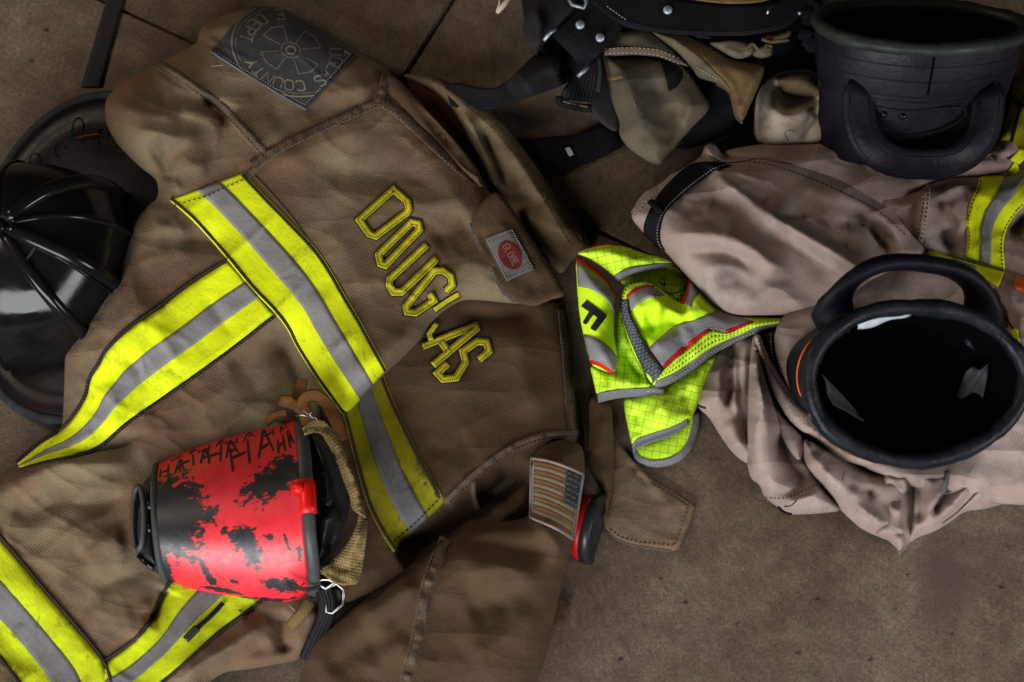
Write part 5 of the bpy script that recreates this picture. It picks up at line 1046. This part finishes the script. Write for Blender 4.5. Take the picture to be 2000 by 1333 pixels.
# nose piece to the left
o_n2 = [(310, 925), (296, 930), (280, 940), (268, 965), (261, 1000), (258, 1040), (262, 1075), (272, 1096), (300, 1118), (326, 1132), (316, 1100), (310, 1040), (308, 980)]
nos, HN = edge_cloth('nose_cup', o_n2, 46, 22, 46, M['rubber'], K, noise=((.3, 60, 133),), sp=4)
tube3('port_ring', [P(270 + 11 * math.cos(t), 1012 + 62 * math.sin(t), .088 + .012 * math.cos(t)) for t in np.linspace(0, 2 * math.pi, 40, endpoint=False)], .0032, M['rubber_grey'], K, 8, True)
on_p = cloth('port_hole', [(270 + 9 * math.cos(t), 1012 + 56 * math.sin(t)) for t in np.linspace(0, 2 * math.pi, 30, endpoint=False)], lambda X, Y: 0 * X + .084, M['gloss'], K, sp=4, sm=0)
for yy in (985, 1030): tube3('port_latch', [P(290, yy - 10, .098), P(294, yy + 10, .098)], .0035, M['gloss'], K, 8)
tube3('nose_vent', [P(270, 1085, .085), P(285, 1100, .085), P(300, 1110, .088)], .003, M['gloss'], K, 6)
# head net
NA = [(592, 838), (604, 828), (622, 820), (640, 830), (655, 850), (668, 880), (684, 920), (696, 955), (702, 990), (700, 1010), (690, 1040), (672, 1070), (650, 1095), (628, 1108), (626, 1118)]
NB = [(594, 852), (612, 846), (630, 850), (640, 862), (650, 878), (662, 905), (676, 940), (686, 965), (694, 998), (716, 1020), (716, 1055), (708, 1095), (704, 1125), (690, 1142), (656, 1138)]
NA = [(x, y) for x, y in NA]; 
Hnet = HF([(560, 790), (740, 790), (740, 1170), (560, 1170)], 88, 10, 8, [([(620, 835), (670, 890), (700, 980), (700, 1050), (660, 1110)], 14, 14)], ((3., 26, 141), (1.2, 12, 145)))
net = band('head_net', NA[::-1], NB[::-1], Hnet, M['net'], K, 0, 1, 4, m=12, thick=3, ripple=3)
def loop(pts, hz, wd, mat, name, parent=K):
    p = catmull([(x, y) for x, y in pts], 8); hh = catmull([(z, 0) for z in hz], 8)[:, 0] if len(hz) > 2 else np.linspace(hz[0], hz[-1], len(p)); hh = np.interp(np.linspace(0, 1, len(p)), np.linspace(0, 1, len(hh)), hh)
    return tube3(name, PP(p[:, 0], p[:, 1], hh / 1000), wd / 1000, mat, parent, 8, flat=.35)
loop([(604, 838), (596, 806), (592, 790), (600, 776), (620, 774), (640, 792), (656, 822), (668, 860)], [85, 80, 82, 86, 88, 86, 84, 84], 7.5, M['elastic'], 'elastic_strap')
loop([(592, 742), (582, 770), (572, 782), (552, 784), (578, 792), (596, 806)], [62, 66, 74, 70, 74, 78], 6.5, M['elastic'], 'elastic_strap')
loop([(520, 830), (535, 812), (560, 806)], [60, 68, 70], 4, M['elastic'], 'elastic_strap')
loop([(604, 1176), (592, 1196), (576, 1214), (566, 1226)], [72, 76, 74, 70], 6.5, M['net'], 'elastic_strap')
tube3('buckle_pin', [P(586, 798, .092), P(603, 810, .094), P(620, 820, .092)], .0011, M['chrome'], K, 6); tube3('buckle_pin', [P(578, 814, .09), P(592, 811, .094), P(614, 818, .092)], .0011, M['chrome'], K, 6); tube3('buckle_pin', [P(603, 811, .096), P(609, 806, .098)], .0011, M['chrome'], K, 6)
tube3('buckle', [P(x, y, z) for x, y, z in ((636, 1152, .078), (657, 1140, .082), (672, 1152, .08), (670, 1182, .076), (648, 1198, .074), (638, 1196, .074))], .0018, M['chrome'], K, 8, True)
tube3('buckle', [P(x, y, z) for x, y, z in ((618, 1138, .088), (630, 1132, .09), (642, 1132, .09), (655, 1139, .088), (636, 1150, .086))], .0018, M['chrome'], K, 8, True)
tube3('buckle_roller', [P(620, 1112, .092), P(628, 1108, .092)], .004, M['chrome'], K, 8)
loop([(560, 1138), (575, 1146), (600, 1152), (625, 1146)], [112, 104, 96, 92], 2.2, M['rubber'], 'rubber_cord')
loop([(632, 1150), (640, 1180), (634, 1215), (618, 1250), (600, 1290)], [76, 74, 68, 60, 50], 10, M['webbing'], 'chin_strap')
cloth('leather_pad', [(640, 1158), (662, 1150), (668, 1170), (650, 1182), (638, 1176)], lambda X, Y: 0 * X + .070, M['facing'], K, sp=5)
tube3('loose_thread', [P(564, 1182, .08), P(576, 1194, .08)], .0005, M['white_thread'], K, 5)
# ------------------------------------------------------------------ helmet
Xh, Yh, Zh = frame((-.20, .34, .92)); Oh = P(165, 490, .032)
Hm = bpy.data.objects.new('fire_helmet', None); COL.objects.link(Hm); Hm.location = (Oh.x, Oh.y, 0); Hm.empty_display_size = .05
Hm['label'] = 'glossy black fire helmet lying by the left edge under the jacket'; Hm['category'] = 'helmet'
def hp(x, y, z): return Oh + Xh * x + Yh * y + Zh * z
RX, RY = .160, .215; DX, DY, DZ = .114, .136, .130; SX = -.043; SY = -.021
n = 180
def brimp(a, r):
    x, y = math.cos(a), math.sin(a); k = .40 + .60 * r; z = -.016 * (r**1.5) * (x * x) * 1.3 - .006 * r * r * (y * y) + .006 * math.exp(-((r - .86) / .08)**2)
    return hp(RX * k * x, RY * k * y, z)
loft('brim', [[brimp(2 * math.pi * j / n, r) for j in range(n)] for r in np.linspace(0, 1, 14)], M['brim'], Hm); solid(Hm.children[0], .004, 0)
tube3('brim_edging', [brimp(2 * math.pi * j / n, 1.) for j in range(n)], .0068, M['trim_rubber'], Hm, 10, True)
RA = [math.radians(q) for q in (-155, -110, -51, -19, 12, 41, 105, 150, 205)]
def facet(a):
    a = (a + math.pi * .86) % (2 * math.pi) - math.pi * .86
    for q0, q1 in zip(RA, RA[1:]):
        if q0 <= a <= q1:
            h_ = (q1 - q0) / 2; f = math.cos(h_) / math.cos(a - (q0 + q1) / 2); return 1 + (f - 1) * min(1, .30 / h_)
    return 1.
rings = []
for i in range(26):
    f_ = i / 25 * math.pi / 2; rr = math.cos(f_)**.85 if i < 25 else .0; zz = DZ * math.sin(f_)
    rings.append([hp(SX + DX * rr * math.cos(2 * math.pi * j / n) * facet(2 * math.pi * j / n), SY + DY * rr * math.sin(2 * math.pi * j / n) * facet(2 * math.pi * j / n), zz) for j in range(n)])
dome = loft('dome', rings, M['gloss'], Hm)
def dp(a, f_, lift=.002): rr = math.cos(f_)**.85; return hp(SX + (DX * rr + lift) * math.cos(a), SY + (DY * rr + lift) * math.sin(a), DZ * math.sin(f_) + lift)
for k, (deg, r) in enumerate(((41, .0095), (12, .004), (-19, .0095), (-51, .0075), (105, .004), (150, .0045), (205, .0045), (250, .0045))):
    a = math.radians(deg); tube3('ridge', [dp(a, f_, -.0005) for f_ in np.linspace(1.5, .05, 26)], [r * (.8 + .25 * math.sin(t)) for t in np.linspace(.3, 2.6, 26)], M['gloss'], Hm, 10, flat=.8)
tube3('crown_cap', [dp(0, 1.57, .0), dp(0, 1.57, .006)], [.012, .008], M['gloss'], Hm, 16)
# raised panel lines between two ridges
for d0, d1 in ((-24, -46),):
    a0, a1 = math.radians(d0), math.radians(d1)
    tube3('panel_bead', [dp(a0, f_, .0008) for f_ in np.linspace(1.2, .25, 16)], .0016, M['gloss'], dome, 6); tube3('panel_bead', [dp(a0 + (a1 - a0) * t, 1.2, .0008) for t in np.linspace(0, 1, 8)], .0016, M['gloss'], dome, 6)
# embossed scrolls on the rear brim
for k, (a0, r0, sg) in enumerate(((1.25, .62, 1), (1.5, .5, -1), (1.75, .66, 1), (2.0, .5, -1), (2.25, .62, 1), (1.05, .5, -1))):
    pts = []
    for t in np.linspace(0, 4.6, 22):
        q = .11 * (1 - t / 6); pts.append(brimp(a0 + sg * q * math.cos(t) * .75, r0 + q * 1.5 * math.sin(t)) + Zh * .0016)
    tube3('embossed_scroll', pts, .0016, M['brim'], Hm, 6)
# leather front piece
fp_ = [hp(q[0] + SX, q[1], q[2]) for q in ((-.022, .0, .140), (-.012, -.03, .141), (-.008, -.062, .134), (-.014, -.095, .118))]; bp_ = [hp(q[0] + SX, q[1], q[2]) for q in ((-.105, .012, .112), (-.11, -.02, .112), (-.112, -.06, .105), (-.11, -.09, .09))]
v = fp_ + bp_; sh = mesh('front_shield', v, [(i, i + 1, i + 5, i + 4) for i in range(3)], M['old_leather'], Hm, [(0, i) for i in range(4)] + [(1, i) for i in range(4)]); solid(sh, .006, 0)
tube3('gold_border', [p + Zh * .004 + Xh * -.004 for p in fp_], .0016, M['gold'], sh, 6); 
for k in range(4): tube3('gold_mark', [fp_[0].lerp(fp_[3], .08 + k * .24) + Zh * .0045 - Xh * .012, fp_[0].lerp(fp_[3], .18 + k * .24) + Zh * .0045 - Xh * .010], .0022, M['gold'], sh, 6)
tube3('red_stripe', [hp(RX * .78 * math.cos(a), RY * .72 * math.sin(a), .006) for a in np.linspace(1.5, 1.75, 8)], .0007, M['red_piping'], Hm, 5)
# ------------------------------------------------------------------ khaki trousers with belt, at the top
G = thing('khaki_trousers', 'folded khaki canvas trousers with wide black belt at the top of the picture', 'trousers', (1330, 160))
nzg = ((2., 60, 151), (1., 24, 155))
body, HGb = edge_cloth('dark_body', [(1010, -60), (1600, -60), (1585, 60), (1560, 110), (1500, 130), (1470, 240), (1430, 260), (1330, 300), (1240, 250), (1150, 200), (1110, 150), (1060, 120), (1030, 80)], 6, 60, 60, M['black_cloth'], G, noise=((4, 70, 157), (1.5, 26, 159)), sp=8)
o_c1 = [(1175, 102), (1195, 108), (1240, 105), (1290, 107), (1335, 116), (1352, 150), (1372, 180), (1387, 200), (1384, 218), (1342, 260), (1306, 308), (1290, 324), (1270, 320), (1226, 290), (1208, 263), (1211, 240), (1196, 205), (1188, 160)]
fr1, HG1 = edge_cloth('front_flap', o_c1, 62, 46, 40, M['khaki'], G, noise=nzg, folds=[([(1210, 130), (1240, 200), (1265, 270)], 9, 24), ([(1315, 200), (1320, 240), (1300, 290)], -8, 18), ([(1345, 165), (1350, 210), (1330, 250)], 6, 14), ([(1270, 150), (1290, 200), (1290, 260)], -4, 20)], sp=5.5)
blk2 = cloth('black_patch', [(1290, 116), (1310, 120), (1333, 136), (1335, 150), (1325, 168), (1306, 178), (1300, 150)], HG1, M['black_cloth'], fr1, sp=5, sm=0, off=2)
seam('bar_tack', [(1184, 154), (1200, 152), (1215, 148)], 9, HG1, M['ochre'], fr1, 1.5, 1., 17); seam('bar_tack', [(1237, 196), (1240, 202), (1242, 208)], 5, HG1, M['ochre'], fr1, 1., .6, 17)
o_yk = [(1175, 104), (1195, 74), (1212, 52), (1262, 55), (1300, 85), (1340, 122), (1350, 132), (1330, 128), (1290, 112), (1240, 108), (1195, 110)]
yk, HGy = edge_cloth('waist_yoke', o_yk, 88, 20, 22, M['khaki'], G, noise=nzg, sp=5)
seam('yoke_hem', [(1180, 101), (1230, 99), (1285, 104), (1330, 122)], 16, HGy, M['seam'], yk, 2.2, 1.2, 18, M['white_thread'])
o_c2 = [(1258, 57), (1290, 58), (1322, 60), (1379, 85), (1430, 118), (1470, 122), (1492, 126), (1495, 134), (1483, 168), (1466, 205), (1450, 241), (1437, 228), (1430, 200), (1424, 179), (1399, 163), (1363, 153), (1352, 134), (1315, 102)]
fl2, HG2 = edge_cloth('lined_flap', o_c2, 84, 34, 34, M['ochre'], G, noise=nzg, folds=[([(1400, 130), (1440, 160), (1450, 220)], -7, 16), ([(1480, 135), (1465, 180), (1450, 225)], 7, 10)], sp=5.5)
band('flap_border', [(1258, 57), (1315, 102), (1352, 134), (1364, 153), (1399, 163), (1422, 178)], [(1288, 56), (1340, 90), (1380, 125), (1396, 142), (1412, 158), (1432, 184)], HG2, M['khaki'], G, 0, 1, 2, m=6)
stitches('stitching', [(1360, 132), (1378, 142), (1402, 156)], HG2, M['white_thread'], fl2, 4, 3, 1.2, 4)
cord('flap_edge', [(1399, 164), (1424, 180), (1432, 204), (1438, 229), (1450, 241)], HG2, M['seam'], fl2, 1.6, .6)
for k, o_ in enumerate(([(1378, 82), (1420, 74), (1460, 78), (1480, 90), (1468, 110), (1440, 118), (1405, 100)], [(1468, 96), (1490, 84), (1512, 90), (1510, 108), (1490, 116), (1470, 112)], [(1480, 72), (1520, 60), (1550, 54), (1545, 70), (1520, 84), (1490, 82)], [(1340, 62), (1370, 66), (1398, 72), (1396, 80), (1360, 78)])):
    edge_cloth('gathered_fold', o_, 100 - 4 * k, 12, 16, M['khaki'] if k != 2 else M['ochre'], G, noise=((1.5, 26, 161 + k),), folds=[([o_[0], o_[2], o_[3]], 5, 6)], sp=4)
cord('fold_roll', [(1455, 96), (1470, 86), (1480, 96), (1492, 98), (1498, 88), (1508, 92)], HGb, M['seam'], G, 2.2, 55, 3); cord('fold_roll', [(1488, 76), (1505, 82), (1525, 80), (1540, 78)], HGb, M['seam'], G, 2.4, 55, 3)
# belt
Hb = HF([(1060, -80), (1640, -80), (1640, 130), (1060, 130)], 118, 40, 16, [], ((1.5, 80, 165),))
belt2 = band('belt', [(1150, -60), (1200, -20), (1280, -8), (1400, 8), (1490, 8), (1540, -6), (1575, -30)], [(1150, 0), (1215, 46), (1290, 62), (1400, 68), (1480, 64), (1545, 46), (1580, 0)], Hb, M['black_cloth'], G, 0, 1, 2, m=10, thick=4)
stitches('stitching', [(1222, 42), (1290, 57), (1400, 63), (1480, 59), (1540, 42)], Hb, M['leather_rim'], belt2, 4, 3, 1., 3); stitches('stitching', [(1185, 12), (1210, 30), (1225, 40)], Hb, M['white_thread'], belt2, 4, 3, 1.2, 3)
def rivet(x, y, hf, parent, r=9.5):
    h = float(hf(np.array([x]), np.array([y]))[0]); p = P(x, y, h + .004); s = r * .00060
    tube3('rivet', [p - BACK * .002, p + BACK * .001, p + BACK * .0022], [s, s, s * .82], M['rivet'], parent, 20)
rivet(1304, 20, Hb, G)
tube3('belt_hook', [P(1498, 28, .142), P(1502, 20, .144), P(1510, 13, .144)], .0018, M['chrome'], G, 8); rivet(1562, 26, Hb, G, 4)
cloth('plaid_lining', [(1285, -14), (1330, -22), (1500, -22), (1530, -10), (1480, 5), (1400, 6)], lambda X, Y: Hb(X, Y) + .004, M['ochre'], G, sp=6)
plate = cloth('belt_plate', [(1096, 55), (1120, 32), (1141, 14), (1165, -10), (1200, 20), (1213, 51), (1195, 74), (1175, 102), (1160, 117)], lambda X, Y: Hb(X, Y) - .004, M['black_cloth'], G, sp=6, sm=0, thick=4)
cloth('belt_plate', [(1078, 70), (1097, 54), (1160, 116), (1141, 134)], lambda X, Y: Hb(X, Y) - .012, M['black_cloth'], G, sp=6, sm=0, thick=4)
rivet(1133, 49, lambda X, Y: Hb(X, Y) - .004, G); rivet(1172, 74, lambda X, Y: Hb(X, Y) - .004, G)
tube3('strap_ring', [P(x, y, z) for x, y, z in ((1062, 80, .118), (1075, 64, .122), (1086, 58, .122))], .0026, M['rivet'], G, 8); tube3('strap_ring', [P(x, y, z) for x, y, z in ((1128, 150, .118), (1140, 140, .122), (1149, 131, .122))], .0026, M['rivet'], G, 8)
HS2 = HF([(800, 100), (1250, 100), (1250, 260), (800, 260)], 30, 20, 10, [([(1110, 120), (1060, 140), (1000, 180)], 40, 60)], ((1, 60, 171),))
band('webbing_strap', [(1071, 78), (1030, 120), (992, 157), (965, 172), (930, 170), (892, 162), (870, 172)], [(1128, 149), (1108, 163), (1075, 176), (1016, 196), (958, 213), (920, 214), (880, 205)], HS2, M['webbing'], G, 0, 1, 4, m=10, thick=3)
we = band('webbing_end', [(1126, 150), (1104, 168), (1092, 196)], [(1168, 114), (1174, 150), (1164, 200)], lambda X, Y: HS2(X, Y) + .045, M['webbing'], G, 0, 1, 4, m=10, thick=3)
cord('strap_hem', [(1092, 190), (1096, 202), (1130, 210), (1156, 212)], lambda X, Y: HS2(X, Y) + .045, M['black_cloth'], G, 5, 5, 4); cord('strap_tack', [(1100, 198), (1125, 205), (1148, 209)], lambda X, Y: HS2(X, Y) + .045, M['net'], G, 1.4, 10, 4)
cord('strap_fray', [(1168, 112), (1172, 140), (1168, 180)], lambda X, Y: HS2(X, Y) + .045, plain('teal_edge', (.03, .05, .055), .95, bump=1., bd=.002, sc=120.), G, 3., 5, 4)
edge_cloth('grey_underlay', [(1140, 190), (1190, 150), (1200, 200), (1214, 225), (1206, 264), (1165, 235)], 40, 12, 8, fabric('charcoal_cloth', (.04, .036, .034), (.03, .028, .027), (.02, .02, .02), 9.), G, sp=6)
edge_cloth('dark_fold', [(1020, 40), (1050, -10), (1110, -30), (1130, 10), (1090, 50), (1060, 90), (1050, 120), (1022, 80)], 70, 24, 20, fabric('brown_black', (.03, .022, .02), (.02, .018, .02), (.012, .014, .025), 9.), G, folds=[([(1040, 10), (1055, 50), (1050, 100)], 8, 10)], sp=6)
tube3('frayed_tie', [P(1000, -10, .10), P(982, 12, .098), P(971, 26, .096)], [.003, .0035, .002], M['beige'], G, 6); tube3('frayed_tie', [P(976, -8, .10), P(975, 10, .098), P(970, 24, .096)], .0014, M['beige'], G, 6)
tube3('buckle', [P(x, y, .14) for x, y in ((1108, -6), (1118, 10), (1140, 16), (1146, 4), (1136, -10))], .0026, M['rivet'], G, 8)
for k in range(7):
    x = 1570 + 8 * math.sin(k * 2.1); y = -5 + 14 * k; loop([(x, y), (x + 18, y + 6), (x + 30 - 3 * k, y + 20)], [90, 96, 80], 8, M['black_cloth'], 'black_strap_end', G)
# black strap lying on the floor
S = cloth('floor_strap', [(985, 285), (1011, 275), (1060, 268), (1118, 264), (1185, 237), (1225, 280), (1180, 305), (1118, 330), (1067, 342), (1020, 340)], HF([(985, 285), (1011, 275), (1118, 264), (1185, 237), (1225, 280), (1118, 330), (1067, 342), (1020, 340)], 4, 12, 6), M['black_cloth'], None, sp=6, sm=0)
tag(S, 'flat black strap with small white label on the floor beside the collar', 'strap')
cloth('white_label', [(1104, 290), (1113, 287), (1121, 302), (1112, 306)], lambda X, Y: 0 * X + .014, M['white_tag'], S, sp=4, sm=0, thick=.6)
cord('strap_fold', [(1060, 270), (1072, 300), (1085, 336)], lambda X, Y: 0 * X + .010, M['black_cloth'], S, 2, 0, 4)
# black strip running off at the top left
Q = band('floor_strip', [(214, -20), (208, 0), (158, 170)], [(250, -20), (243, 0), (196, 170)], flat0, plain('black_strip', (.012, .012, .014), .6, sc=60.), None, 0, 1, 3, m=6, thick=3, smooth=False)
tag(Q, 'long flat black strip on the floor above the helmet', 'strip')
# black bag behind the collar
bagm, _ = edge_cloth('black_pouch', [(1100, 420), (1130, 400), (1160, 430), (1165, 480), (1140, 500)], 4, 14, 14, M['black_cloth'], None); tag(bagm, 'small black pouch tucked behind the collar next to the vest', 'pouch')
# lime cloth behind the rear boot
L = thing('lime_hood', 'dull lime cloth with black lines half hidden behind the top right boot', 'hood', (1980, 240))
lm, HLm = edge_cloth('shell', [(1915, 330), (1935, 260), (1960, 190), (1985, 140), (2060, 80), (2060, 330), (1990, 290), (1950, 300)], 10, 50, 60, M['yellow_dimmed'], L, sp=7)
for pth in ([(1960, 170), (1985, 200), (2010, 210)], [(1980, 150), (1965, 220), (1945, 290)], [(2000, 190), (1985, 240), (1975, 280)]): cord('black_line', pth, HLm, M['black_cloth'], L, 2., 1.5)
# red lamp under the sleeve
F = thing('flashlight', 'red flashlight with black ring poking out under the flag patch sleeve', 'flashlight', (1110, 1050))
Xf, Yf, Zf = frame((.93, -.20, .30)); Of = P(1118, 1024, .014)
def lathe(name, prof, mat, parent, n=40): return loft(name, [[Of + Zf * z + Xf * (r * math.cos(t)) + Yf * (r * math.sin(t)) for t in np.linspace(0, 2 * math.pi, n, endpoint=False)] for z, r in prof], mat, parent, capb=True, capt=True)
lathe('body', [(-.06, .018), (-.02, .020), (.0, .024), (.006, .034), (.014, .038), (.022, .038)], M['red_plastic'], F)
lathe('bezel_ring', [(.020, .039), (.021, .041), (.031, .041), (.033, .038), (.031, .034)], M['rubber'], F)
lathe('lens', [(.028, .034), (.029, .026), (.0295, .001)], M['gloss'], F)

# flakes of paint and grit on the slab
rsf = np.random.RandomState(11); spots = [(1623, 1068), (1597, 1172), (1559, 1277), (1773, 1123), (1750, 1190), (1338, 1178), (1955, 1148), (1440, 1220), (1290, 1130), (1700, 1290), (1860, 1240), (1210, 1290), (60, 120), (90, 60)]
for x, y in spots:
    r = rsf.uniform(2.2, 5.5); aa = rsf.uniform(0, 6); ol = [(x + r * (1.5 if k % 2 else .7) * math.cos(aa + k * .9), y + r * .6 * math.sin(aa + k * .9)) for k in range(7)]
    c_ = mesh('paint_flake', np.vstack([PP([q[0] for q in ol], [q[1] for q in ol], rsf.uniform(.0004, .0025, 7)), PP([x], [y], [.003])]), [(k, (k + 1) % 7, 7) for k in range(7)], M['grey_tag'] if rsf.rand() < .6 else M['thread'], None)
    tag(c_, 'tiny loose flake of paint or grit lying on the bare floor', 'flake', 'flakes on the floor')
scene.render.engine = 'CYCLES'
